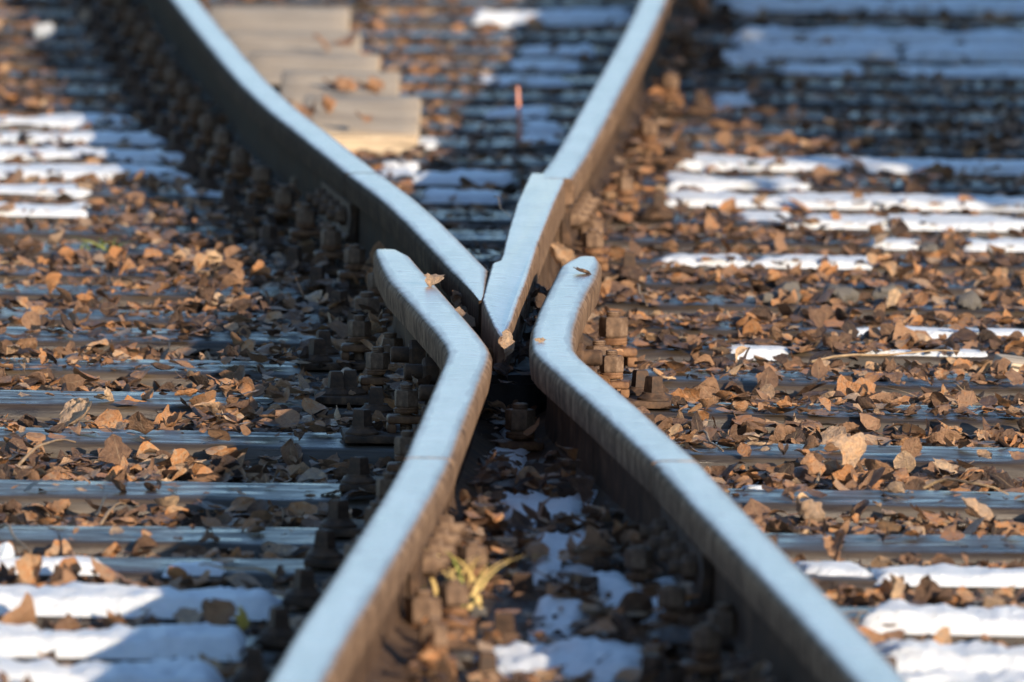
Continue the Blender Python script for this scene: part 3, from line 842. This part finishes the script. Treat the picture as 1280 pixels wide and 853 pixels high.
# --- the mass of small leaves, one object
def footz(x, y):
    """leaves lie on the rail foot where there is one"""
    return .031 if near_rail(x, y, .068) else None
def litter():
    protos = [leaf_grid(7, 5, 100+s, 'curl' if s % 3 else 'flat') for s in range(40)]
    far = [leaf_grid(4, 3, 300+s, 'curl' if s % 3 else 'flat') for s in range(20)]
    pos = []
    N = 0
    while N < 195000:
        yy = RNG.uniform(11.0, 34.0); hx = frustum_x(yy)+.95
        xx = RNG.uniform(-hx, hx)
        if RNG.uniform() > hx/2.4 or (abs(xx) > frustum_x(yy)+.25 and RNG.uniform() < .5): continue
        N += 1
        bit = RNG.uniform() < .44                       # crumbs and torn pieces
        if near_rail(xx, yy, .040): continue
        os = on_sleeper(xx, yy); bt = between(xx, yy)
        d = 1.0
        if os:
            d = .13 if xx > -.15 or yy > 18.4 else .07
            if 17.9 < yy < 20.8: d = .38
            if yy > 20.8: d = .62
            if yy < 14.6: d = .08
            if abs(xx-np.interp(yy, *RT['F'].T)) < .32 and yy > 17: d = .9
            if bit: d = min(1, d*1.5)
        if xx > np.interp(yy, *RT['F'].T)+.05 and 17.3 < yy < 24 and os: d = .85 if yy > 18.6 else .6
        if yy > 20.6 and np.interp(yy, *RT['H'].T) < xx < np.interp(yy, *RT['F'].T): d = .30 if os else .70
        xl = np.interp(yy, *RT['B'].T) if yy < yE1 else np.interp(yy, *RT['E'].T) if yy < yN else np.interp(yy, *RT['H'].T)
        drift = 17.0 < yy < 21.5 and xl-.40 < xx < xl-.04
        if drift: d = max(d, .70)
        if bt: d = max(d, .75)
        if yy > 24: d *= .75
        if snow_near(xx, yy): d *= .10 if bit else .03
        d *= .30+1.15*max(0, min(1, .62+.9*noise.noise(Vector((xx*2.6, yy*1.7, 8)))))
        if bt and yy < 15.0 and xx < np.interp(yy, *RT['A'].T)+.19: d *= .30
        if any(abs(xx-a) < .042 and -.16 < yy-b < .04 for a, b in LONE): d *= .12
        if RNG.uniform() > d: continue
        pos.append((xx, yy, 1 if os else 0, bit, bt or drift))
    V, F, T, UV = [], [], [], []
    off = 0
    for xx, yy, os, bit, bt in pos:
        pr = protos[RNG.integers(len(protos))] if 12.6 < yy < 20.5 and not bit else far[RNG.integers(len(far))]
        s = RNG.uniform(.022, .058) if not bit else RNG.uniform(.008, .022)
        if os and not bit: s *= .85
        amp = .13 if RNG.uniform() < .74 else .42
        m = rot_mats(np.array(RNG.uniform(0, 6.28)), np.array(RNG.normal(0, amp)), np.array(RNG.normal(0, amp)))
        v = (pr[0]*s*np.array([1, 1, .72])) @ m.T
        v[:, 2] -= np.percentile(v[:, 2], 10)
        fz = footz(xx, yy)
        base = (ztop(xx, yy) if fz is None else max(fz, ztop(xx, yy)))+(RNG.uniform(0, .024) if not os else RNG.uniform(0, .004))
        if bt: base += RNG.uniform(0, .022)
        v += np.array([xx, yy, base])
        V.append(v); F.append(pr[1]+off); UV.append(pr[2][pr[1].ravel()]); off += len(v)
        T.append(np.full(len(v), float(np.clip(RNG.beta(1.35, 1.6)*.98+.01, 0, 1))))
    V = np.concatenate(V); F = np.concatenate(F); T = np.concatenate(T); UV = np.concatenate(UV)
    me = bpy.data.meshes.new('leaf_litter')
    me.vertices.add(len(V)); me.vertices.foreach_set('co', V.ravel())
    me.loops.add(len(F)*4); me.loops.foreach_set('vertex_index', F.ravel().astype(np.int32))
    me.polygons.add(len(F)); me.polygons.foreach_set('loop_start', np.arange(0, len(F)*4, 4, dtype=np.int32))
    me.update(calc_edges=True); me.validate()
    at = me.attributes.new('leaf_tone', 'FLOAT', 'POINT'); at.data.foreach_set('value', T.astype(np.float32))
    ul = me.uv_layers.new(name='UVMap'); ul.data.foreach_set('uv', UV.ravel().astype(np.float32))
    me.shade_smooth(); me.set_sharp_from_angle(angle=R(38))
    o = obj('leaf_litter', me, 'litter'); tag(o, kind='stuff')
    print('litter leaves', len(pos), 'verts', len(V))
litter()

# --- the leaves that show largest, each one a thing
LP = []
for s in range(26):
    kind = 'flat' if s % 5 == 0 else 'curl'
    v, f, uv = leaf_grid(19, 13, 500+s, kind)
    me = bpy.data.meshes.new('fallen_leaf'); 
    vv = [tuple(q) for q in v]; ff = [tuple(int(k) for k in q) for q in f]
    # stalk: thin strip continuing the midrib
    b0 = np.array(vv[6]); n0 = len(vv)
    for k in range(5):
        c = b0+np.array([.015*k*math.sin(s), -.09*k, .012*k*k*math.cos(s)*.6]); w = .008
        vv += [(c[0]-w, c[1], c[2]), (c[0]+w, c[1], c[2]+.004)]
    for k in range(4): ff.append((n0+2*k, n0+2*k+1, n0+2*k+3, n0+2*k+2))
    me.from_pydata(vv, [], ff); me.update()
    ul = me.uv_layers.new(name='UVMap')
    uvs = [tuple(q) for q in uv]+[(.5, 0)]*10
    for lp in me.loops: ul.data[lp.index].uv = uvs[lp.vertex_index]
    me.materials.append(MT['leaf']); me.shade_smooth()
    LP.append((me, kind, v))
TONE = [(.12, 'dark brown'), (.28, 'deep brown'), (.42, 'brown'), (.57, 'light brown'), (.73, 'orange brown'), (.85, 'tan'), (.95, 'grey brown'), (2, 'pale tan')]
def tone_word(t): return next(w for a, w in TONE if t < a)
def add_leaf(x, y, z, size, tone, label, yaw, pit, rol, idx, mat=None, name='fallen_leaf'):
    me, kind, v = LP[idx % len(LP)]
    o = bpy.data.objects.new(name, me); COL.objects.link(o)
    o.rotation_euler = (pit, rol, yaw); o.scale = (size,)*3
    M3 = np.array(o.rotation_euler.to_matrix())
    zs = (v*size) @ M3.T
    o.location = (x, y, z-np.percentile(zs[:, 2], 8))
    o.color = (tone, 0, 0, 1)
    if mat:
        o.data = me.copy(); o.data.materials.clear(); o.data.materials.append(MT[mat])
    tag(o, label, 'leaf', 'fallen leaves over the track')
    return o
HL = [  # px, py (foot), length px, tone, label, z or None, pitch (upright), index
 (236, 492, 62, .86, 'big tan cupped leaf leaning on the sleeper left of the shade edge', None, .5, 1),
 (95, 530, 62, .93, 'broad grey brown leaf standing against the sunlit sleeper front', None, .9, 2),
 (48, 530, 48, .84, 'tan leaf beside the broad grey brown leaf at far left', None, .6, 3),
 (178, 534, 46, .70, 'light brown leaf pointing up from the left crib', None, .7, 4),
 (216, 532, 40, .60, 'brown leaf between two pale ones before the sunlit sleeper', None, .4, 6),
 (258, 529, 44, .80, 'tan pointed leaf at the shadow edge before the sunlit sleeper', None, .8, 7),
 (62, 455, 30, .72, 'orange leaf alone on the broad blue sleeper top', 'S', .4, 8),
 (29, 461, 16, .9, 'tiny pale leaf left of the lone orange leaf', 'S', .3, 9),
 (268, 338, 32, .99, 'pale upright leaf on the far left sleeper', None, 1.0, 11),
 (345, 404, 32, .72, 'orange brown leaf in the left shade beside the clamps', None, .6, 12),
 (537, 356, 29, .88, 'crumpled tan leaf lying on the left wing rail', ZR+.002, .35, 13),
 (573, 356, 30, .80, 'pointed tan leaf leaning against the left wing rail', .10, .9, 14),
 (577, 370, 32, .99, 'pale ragged leaf wedged between left wing rail and nose', .11, .6, 16),
 (582, 392, 30, .99, 'pale narrow leaf in the gap beside the nose', .09, .3, 17),
 (594, 405, 34, .36, 'brown leaf stuck in the gap left of the nose tip', .09, .7, 18),
 (590, 420, 16, .99, 'tiny pale chip of leaf in the frog gap', .13, .2, 19),
 (631, 447, 40, .88, 'pointed grey tan leaf standing before the nose tip', .135, 1.3, 21),
 (655, 398, 34, .50, 'reddish brown curled leaf right of the nose tip', .12, .8, 22),
 (727, 342, 30, .83, 'flat tan leaf lying on the right wing rail', ZR+.001, .02, 0),
 (676, 427, 16, .99, 'pale chip lying on the right wing rail bend', ZR+.001, .02, 5),
 (640, 462, 40, .06, 'black wet leaf lying on the spacer block', .101, .05, 10),
 (618, 452, 36, .10, 'black curled leaf at the back of the spacer block', .101, .4, 23),
 (655, 447, 34, .05, 'dark crumpled leaf against the right wing on the block', .101, .3, 24),
 (632, 478, 20, .34, 'small brown leaf at the front lip of the spacer block', .101, .1, 15),
 (884, 402, 36, .74, 'bright orange leaf right of the wing nuts', None, .5, 3),
 (790, 362, 32, .74, 'orange leaf behind the right wing tip', None, .6, 4),
 (694, 330, 40, .82, 'tan leaf bulging between nose and right wing tip', .06, .9, 6),
 (1180, 512, 40, .76, 'round orange leaf beside the dry tuft at right', None, .9, 8),
 (1238, 523, 30, .72, 'small upright orange leaf on the sleeper edge at right', None, 1.1, 9),
 (988, 562, 46, .86, 'pale tan flat leaf in front of the right sleeper', None, .15, 11),
 (1012, 592, 50, .60, 'brown leaf standing beside a bigger one right of the rail', None, .9, 12),
 (1050, 592, 60, .82, 'big tan leaf standing up right of the near right rail', None, .95, 13),
 (1117, 606, 36, .72, 'orange flat chip in front of the sleeper at right', None, .1, 15),
 (1222, 610, 38, .99, 'pale leaf lying on the sleeper edge at right', None, .2, 16),
 (1005, 652, 54, .88, 'large crumpled tan leaf beside the near right rail', None, .7, 17),
 (1072, 662, 56, .99, 'pale crumpled leaf in the lower right crib', None, .6, 18),
 (1222, 652, 56, .84, 'large tan cupped leaf at lower right', None, .5, 19),
 (1160, 655, 52, .62, 'light brown leaf left of the large cupped one', None, .3, 20),
 (1165, 672, 60, .92, 'long grey leaf lying across the lower right crib', None, .12, 21),
 (1045, 700, 60, .56, 'brown leaf with a curled rim above the small snow piece', None, .4, 22),
 (1112, 752, 42, .93, 'grey leaf standing like a tent at lower right', None, 1.1, 23),
 (1155, 752, 42, .24, 'dark brown leaf standing like a tent at lower right', None, 1.2, 24),
 (1205, 750, 36, .74, 'orange leaf before the sleeper at lower right', None, .4, 25),
 (1256, 752, 34, .74, 'orange leaf nearest the right edge at lower right', None, .4, 1),
 (1110, 783, 26, .44, 'brown ball of a leaf sitting on the right snow ridge', .02, .3, 2),
 (42, 728, 46, .76, 'orange brown leaf standing in front of the left snow strip', None, 1.0, 4),
 (150, 660, 44, .20, 'dark curled leaf with a hollow beside the grey stone', None, .5, 7),
 (276, 790, 52, .50, 'brown upright leaf before the long left snow ridge', None, 1.1, 8),
 (238, 778, 54, .90, 'long tan strip of leaf on the left sleeper front', None, .25, 5),
 (130, 582, 56, .64, 'orange brown cupped leaf behind the narrow wet sleeper', None, .5, 11),
 (196, 585, 36, .86, 'small tan leaf at the shade edge in the left crib', None, .5, 13),
 (322, 600, 42, .97, 'frosty pale leaf in the left shade', None, .5, 14),
 (346, 605, 42, .97, 'frosty leaf lying nearest the near left clamps', None, .3, 16),
 (606, 548, 44, .74, 'bright orange leaf against the left wing rail inside', None, .8, 17),
 (600, 570, 40, .80, 'curled amber leaf under the left wing rail', None, .8, 18),
 (632, 592, 40, .70, 'orange brown leaf beside the snow lump', None, .7, 19),
 (612, 612, 44, .85, 'tan leaf beside the lit bolts between the near rails', None, .4, 21),
 (690, 640, 62, .28, 'large dark brown leaf between the near rails', None, .45, 14),
 (722, 640, 56, .22, 'dark curled leaf with a pale stalk between the near rails', None, .9, 23),
 (640, 720, 44, .50, 'brown leaf in the lit snow between the near rails', None, .4, 24),
 (700, 735, 46, .40, 'brown leaf across the ragged snow patch', .015, .3, 25),
 (935, 815, 44, .52, 'brown leaf leaning on the foot of the near right rail', None, 1.0, 6),
 (840, 805, 50, .62, 'pale brown leaf lying on snow beside the near right rail', .012, .3, 3),
]
for q in range(60):
    if q < 16: px, py, z = random.uniform(560, 598), random.uniform(362, 412), random.uniform(.115, .150)
    elif q < 46: px, py, z = random.uniform(648, 690), random.uniform(365, 445), random.uniform(.075, .135)
    else: px, py, z = random.uniform(612, 672), random.uniform(440, 474), random.uniform(.101, .118)
    HL.append((px, py, random.uniform(18, 34), random.choice([.04, .08, .12, .2, .3, .45]) if q >= 16 else random.choice([.3, .5, .6, .8, .86, .99]),
               'leaf jammed in the gap left of the nose' if q < 16 else 'dark leaf jammed in the gap right of the nose' if q < 46 else 'dark leaf on the spacer block in front of the nose', z, random.uniform(0, .9), random.randrange(26)))
for q in range(9):
    i = random.randrange(1, 5); xa, xb, yn, yf = PL[i]
    HL.append((random.uniform(max(xa, 380), xb-6), random.uniform(yf+4, yn-2), random.uniform(26, 40), random.choice([.5, .6, .72, .8]), 'blurred brown leaf on the pale planks between the far rails', .07, random.uniform(.2, .9), random.randrange(26)))
hero_xy = []
for n, (px, py, L, tone, lab, z, pit, idx) in enumerate(HL):
    zz = 0.0
    if z is None:
        p = P(px, py, -.03); p = P(px, py, ztop(p.x, p.y)); zz = p.z
    elif z == 'S': p = P(px, py, .003); zz = .003
    else: p = P(px, py, z); zz = z
    size = L*p.y/FPX*.98
    add_leaf(p.x, p.y, zz, size, tone, lab, random.uniform(-.8, .8)+(math.pi if idx % 2 else 0)*.3, pit, random.uniform(-.5, .5), idx)
    hero_xy.append((p.x, p.y))
def zone(x, y):
    if between(x, y): return 'between the near rails'
    xr = np.interp(y, *RT['D'].T) if y < yJ else np.interp(y, *RT['C'].T) if y < RT['C'][-1, 0] else np.interp(y, *RT['F'].T)
    return 'right of the rails' if x > xr else 'left of the rails'
def row_word(x, y):
    b = 0
    for i, (my, s, w) in enumerate(SLY):
        f = my+s*x
        if f <= y <= f+w: return 'on the %s sleeper' % ORD[i]
        if y > f: b = i
    return 'behind the %s sleeper' % ORD[b]
FORM = {'flat': ['flat', 'spread'], 'curl': ['curled', 'cupped', 'crumpled']}
count = 0
while count < 235:
    yy = random.uniform(12.6, 19.3) if random.random() < .8 else random.uniform(12.3, 15.5)
    hx = frustum_x(yy)+.02; xx = random.uniform(-hx, hx)
    if near_rail(xx, yy, .05) or (yy < 14.3 and between(xx, yy)): continue
    if any(abs(xx-a) < .06 and -.25 < yy-b < .06 for a, b in LONE): continue
    if snow_near(xx, yy) and random.random() < .9: continue
    os = on_sleeper(xx, yy)
    if os and random.random() > .12: continue
    if any((xx-a)**2+((yy-b)*.5)**2 < .0009 for a, b in hero_xy): continue
    hero_xy.append((xx, yy))
    idx = random.randrange(len(LP)); tone = min(.99, random.betavariate(1.4, 1.4))
    size = random.uniform(.038, .072)*(.8 if os else 1)
    pit = random.gauss(0, .22) if random.random() < .72 else random.uniform(.3, .9)
    lab = '%s %s leaf %s %s' % (random.choice(FORM[LP[idx][1]]), tone_word(tone), row_word(xx, yy), zone(xx, yy))
    add_leaf(xx, yy, ztop(xx, yy)+(random.uniform(.0, .02) if not os else 0), size, tone, lab, random.uniform(0, 6.28), pit, random.gauss(0, .35), idx)
    count += 1
o = add_leaf(*P(303, 785, .0)[:2], .0, .034, .5, 'bright yellow leaf standing beside the near left clamps', .3, 1.3, .2, 12, 'yellow')

# ------------------------------------------------------------------ ballast stones
def stone_bm(seed, sub=1):
    bm = bmesh.new(); bmesh.ops.create_icosphere(bm, subdivisions=sub, radius=1)
    for v in bm.verts:
        d = v.co.normalized(); v.co = d*(1+.45*noise.noise(d*1.3+Vector((seed*3.7, 0, 0)))+.22*noise.noise(d*3+Vector((0, seed, 0))))
    return bm
def gravel():
    prot = []
    for s in range(14):
        bm = stone_bm(s, 1); bm.verts.index_update()
        prot.append((np.array([v.co[:] for v in bm.verts]), np.array([[v.index for v in f.verts] for f in bm.faces]))); bm.free()
    V, F, off = [], [], 0
    for _ in range(5200):
        yy = RNG.uniform(11.3, 30); hx = frustum_x(yy)+.35; xx = RNG.uniform(-hx, hx)
        if on_sleeper(xx, yy, .01): continue
        if RNG.uniform() > .55+(.45 if (xx > .15 and 18.5 < yy < 21.5) else 0): continue
        v, f = prot[RNG.integers(14)]
        sc = RNG.uniform(.009, .026)*np.array([1, RNG.uniform(.7, 1), RNG.uniform(.5, .85)])
        m = rot_mats(*(np.array(RNG.uniform(0, 6.28)) for _ in range(3)))
        V.append((v*sc) @ m.T+np.array([xx, yy, zg(xx, yy)+.004])); F.append(f+off); off += len(v)
    V = np.concatenate(V); F = np.concatenate(F)
    me = bpy.data.meshes.new('ballast_gravel'); me.from_pydata(V.tolist(), [], F.tolist()); me.update()
    o = obj('ballast_gravel', me, 'stone'); tag(o, kind='stuff')
gravel()
ST = [(97, 662, 54, 'grey pointed stone in the left crib by the dark leaf'), (250, 660, 34, 'rounded brown stub standing in the left shade'),
      (955, 300, 44, 'pale yellow stone beside the right snow sheet'), (880, 345, 50, 'grey stone beside the bluish snow strip'), (930, 345, 44, 'grey stone among leaves behind the snow strip'),
      (985, 392, 56, 'flat grey stone in the stony strip at right'), (1050, 395, 60, 'broad grey stone in the stony strip at right'), (1110, 392, 52, 'grey stone nearest the stony strip right end'),
      (1160, 335, 44, 'grey stone beside the small snow scrap'), (770, 225, 36, 'dim stone beside the far right rail'), (965, 395, 40, 'small grey stone left of the flat one'), (1210, 400, 48, 'grey stone near the right edge above the thin snow line')]
for i, (px, py, L, lab) in enumerate(ST):
    p = P(px, py, -.02); s = L*p.y/FPX/2*.72
    bm = stone_bm(40+i, 3)
    o = obj('stone', bm, 'stone' if i != 1 else 'iron', None, 40); o.location = (p.x, p.y, ztop(p.x, p.y)+s*.35); o.scale = (s, s*.8, s*.75) if i != 1 else (s*.8, s*.8, s*1.5); o.rotation_euler = (0, 0, i)
    if i == 1: o.name = 'iron_stub'; tag(o, lab, 'iron stub')
    else: tag(o, lab, 'stone', 'loose stones in the ballast')

# ------------------------------------------------------------------ twigs, stems, plants
def twig(name, pts, rad, m, label, cat='twig', group=None):
    base = Vector(pts[0]); bm = bmesh.new(); bm_tube(bm, [Vector(p)-base for p in pts], rad, 6)
    o = obj(name, bm, m, None, 60); o.location = base; tag(o, label, cat, group); return o
b = P(648, 192, -.02)
twig('upright_stem', [b+Vector((0.0, 0, 0)), b+Vector((.003, 0, .05)), b+Vector((-.001, .0, .10)), b+Vector((-.004, 0, .145))], [.0045, .0042, .004, .003], 'stem_red', 'thin reddish stem standing upright between the far rails', 'stem')
def flat_twig(px0, py0, px1, py1, r, label, z=None, arch=.01):
    a = P(px0, py0, 0); c = P(px1, py1, 0)
    za = ztop(a.x, a.y)+.022 if z is None else z
    r = min(r, .0026) if r > .0016 else r; arch *= .6
    pts = []
    for k in range(8):
        t = k/7; p = a.lerp(c, t); p.z = za+arch*math.sin(math.pi*t)+.003*math.sin(9*t); p.y += .01*math.sin(7*t); p.x += .006*math.sin(5*t+1); pts.append(p)
    twig('twig', pts, [r*(1-.5*k/7) for k in range(8)], 'twig', label, 'twig', 'dry twigs among the leaves')
flat_twig(-20, 338, 60, 328, .005, 'pale twig on the sleeper at the left edge above the blue strip', .004)
flat_twig(120, 648, 160, 622, .005, 'thick broken twig leaning on the left sleeper', None, .02)
flat_twig(-5, 668, 40, 702, .004, 'dark twig slanting to the left snow strip', .01, .02)
flat_twig(340, 748, 250, 735, .003, 'thin twig on the snow by the near left clamps', .03)
flat_twig(790, 375, 810, 400, .0035, 'pale twig hanging over leaves right of the wing nut', None, .02)
flat_twig(1010, 470, 1200, 458, .0032, 'long pale stick lying along the crib at right', None, .01)
flat_twig(1020, 452, 1130, 468, .0022, 'thin pale stick crossing the long one at right', None, .01)
flat_twig(1016, 600, 1040, 576, .003, 'thin straw leaning on the big tan leaf', None, .03)
flat_twig(870, 560, 905, 585, .003, 'thin twig beside the near right rail joint', None, .01)
flat_twig(612, 363, 637, 392, .0012, 'thin straw lying across the frog nose', ZR-.004, .006)
flat_twig(20, 600, 95, 574, .003, 'thin dark twig against the left sleeper front', None, .03)
flat_twig(1150, 630, 1262, 640, .003, 'dark thin twig over the lower right leaves', None, .03)
flat_twig(1060, 820, 1085, 790, .003, 'short dark twig near the lower right snow', None, .02)
flat_twig(790, 610, 772, 640, .004, 'pale twig leaning by the near right rail foot', .03, .03)
flat_twig(612, 498, 632, 520, .0015, 'thin curved straw before the spacer block', .05, .03)

def tuft(name, px, py, n, h, mats, label, cat, spread=.05, wide=.0035, z=None, lean=1.0):
    p = P(px, py, -.02); zz = ztop(p.x, p.y)+.002 if z is None else z
    root = empty(name, (p.x, p.y, zz)); tag(root, label, cat)
    for k in range(n):
        a = random.uniform(0, 6.28); L = h*random.uniform(.6, 1.15); b = Vector((random.gauss(0, spread*.3), random.gauss(0, spread*.3), 0))
        d = Vector((math.cos(a), math.sin(a)*.7, 0))*spread*random.uniform(.3, 1)*lean
        bm = bmesh.new(); prev = None
        side = Vector((1, 0, 0)) if random.random() < .6 else Vector((.6, .8, 0))
        for q in range(7):
            t = q/6; c = b+d*(t**1.6)*1.6+Vector((0, 0, L*(t-.42*t*t*lean)))
            w = wide*(1-t)**.6
            cur = (bm.verts.new(c-side*w), bm.verts.new(c+side*w+Vector((0, 0, w*.3))))
            if prev: bm.faces.new((prev[0], prev[1], cur[1], cur[0]))
            prev = cur
        obj('blade', bm, mats[k % len(mats)], root)
tuft('grass_tuft', 575, 806, 16, .125, ['straw', 'straw', 'straw', 'moss'], 'straw yellow grass tuft bending beside the lit near left clamps', 'grass tuft', .065, .0034, .03, 1.1)
tuft('grass_tuft', 130, 328, 16, .035, ['green', 'green', 'moss'], 'small green grass tuft on the sleeper at upper left', 'grass tuft', .05, .003)
tuft('dry_tuft', 1205, 512, 26, .085, ['twig', 'twig', 'bark'], 'dry brown weed tuft on the right sleeper', 'weed', .075, .0018)
def rosette(px, py, n, r, m, label, z=None, name='green_plant', cat='plant'):
    p = P(px, py, -.02); zz = ztop(p.x, p.y)+.012 if z is None else z
    root = empty(name, (p.x, p.y, zz)); tag(root, label, cat)
    for k in range(n):
        a = 6.28*k/n+random.uniform(-.3, .3); bm = bmesh.new()
        pts = []
        for q in range(8):
            t = 2*math.pi*q/8
            lx = r*(.55+.5*math.cos(t)); ly = r*.38*math.sin(t); h = r*.55*math.sin(min(1, lx/r)*1.4)+random.uniform(-.1, .1)*r
            pts.append(bm.verts.new((lx*math.cos(a)-ly*math.sin(a), lx*math.sin(a)+ly*math.cos(a), h)))
        bm.faces.new(pts); obj('leaf_blade', bm, m, root)
rosette(212, 402, 9, .030, 'green', 'green clover patch on the sleeper left of the shade')
rosette(226, 400, 7, .022, 'moss', 'yellow green clover sprig beside the clover patch')
rosette(166, 393, 6, .018, 'green', 'lone small green sprig left of the clover patch')
rosette(767, 462, 12, .014, 'moss', 'bright yellow green moss sprig by the right wing nut', .015)
rosette(30, 288, 5, .018, 'moss', 'small yellow sprig at the upper left edge')
# sawn wood block at the right edge and ice lump at the left edge
p = P(1266, 478, -.03)
bm = bmesh.new(); bm_box(bm, -.028, .028, -.05, .05, 0, .048, .005)
for v in bm.verts: v.co += Vector((noise.noise(v.co*40)*.006, noise.noise(v.co*30+Vector((5, 0, 0)))*.006, noise.noise(v.co*35+Vector((0, 9, 0)))*.006))
o = obj('wood_block', bm, 'plank', None, 40); o.location = (p.x, p.y, zg(p.x, p.y)); o.rotation_euler = (.1, .15, .3); tag(o, 'short sawn wood block at the right edge by the dry weed', 'wood block')
p = P(4, 706, 0); bm = stone_bm(77, 3)
o = obj('ice_lump', bm, 'ice', None, 30); o.location = (p.x, p.y, .012); o.scale = (.016, .014, .018); tag(o, 'sparkling ice lump at the left edge above the snow strip', 'ice lump')
p = P(57, 52, 0); bm = stone_bm(78, 3)
o = obj('snow_clod', bm, 'snow', None, 60); o.location = (p.x, p.y, .02); o.scale = (.024, .03, .026); tag(o, 'blurred white snow clod in the shade at upper left', 'snow')

# ------------------------------------------------------------------ unseen bush added beside the line to shade the far right
def bush():
    root = empty('shade_bush', (3.5, 23.2, -.15)); tag(root, 'dense evergreen bush added out of view at right to cast shade', 'bush')
    V, F = [], []; rg = np.random.default_rng(5); off = 0
    for _ in range(14000):
        y = rg.uniform(-4.2, 5.2); x = rg.normal(0, .38)
        H = (1.90 if y > -1.5 else 1.90-.15*(-1.5-y))+.08*math.sin(y*2.3)+.06*math.sin(y*5.1+1)
        z = rg.uniform(.05, 1)**.8*H*(1-.25*min(1, abs(x)/1.0))
        s = rg.uniform(.04, .085)
        m = rot_mats(*(np.array(rg.uniform(0, 6.28)) for _ in range(3)))
        q = np.array([[-s, -s*.5, 0], [s, -s*.5, 0], [s*.9, s*.5, 0], [-s*.9, s*.5, 0]]) @ m.T+np.array([x, y, z])
        V.append(q); F.append(np.arange(4)+off); off += 4
    me = bpy.data.meshes.new('foliage'); me.from_pydata(np.concatenate(V).tolist(), [], np.array(F).tolist()); me.update()
    obj('foliage', me, 'evergreen', root)
    for k in range(9):
        y = -4.2+k*1.08; bm = bmesh.new(); bm_tube(bm, [(0, y, 0), (.05, y+.05, .5), (.0, y+.15, 1.0), (.1, y+.1, 1.35)], [.03, .024, .016, .006], 7)
        obj('stem', bm, 'bark', root, 60)
bush()
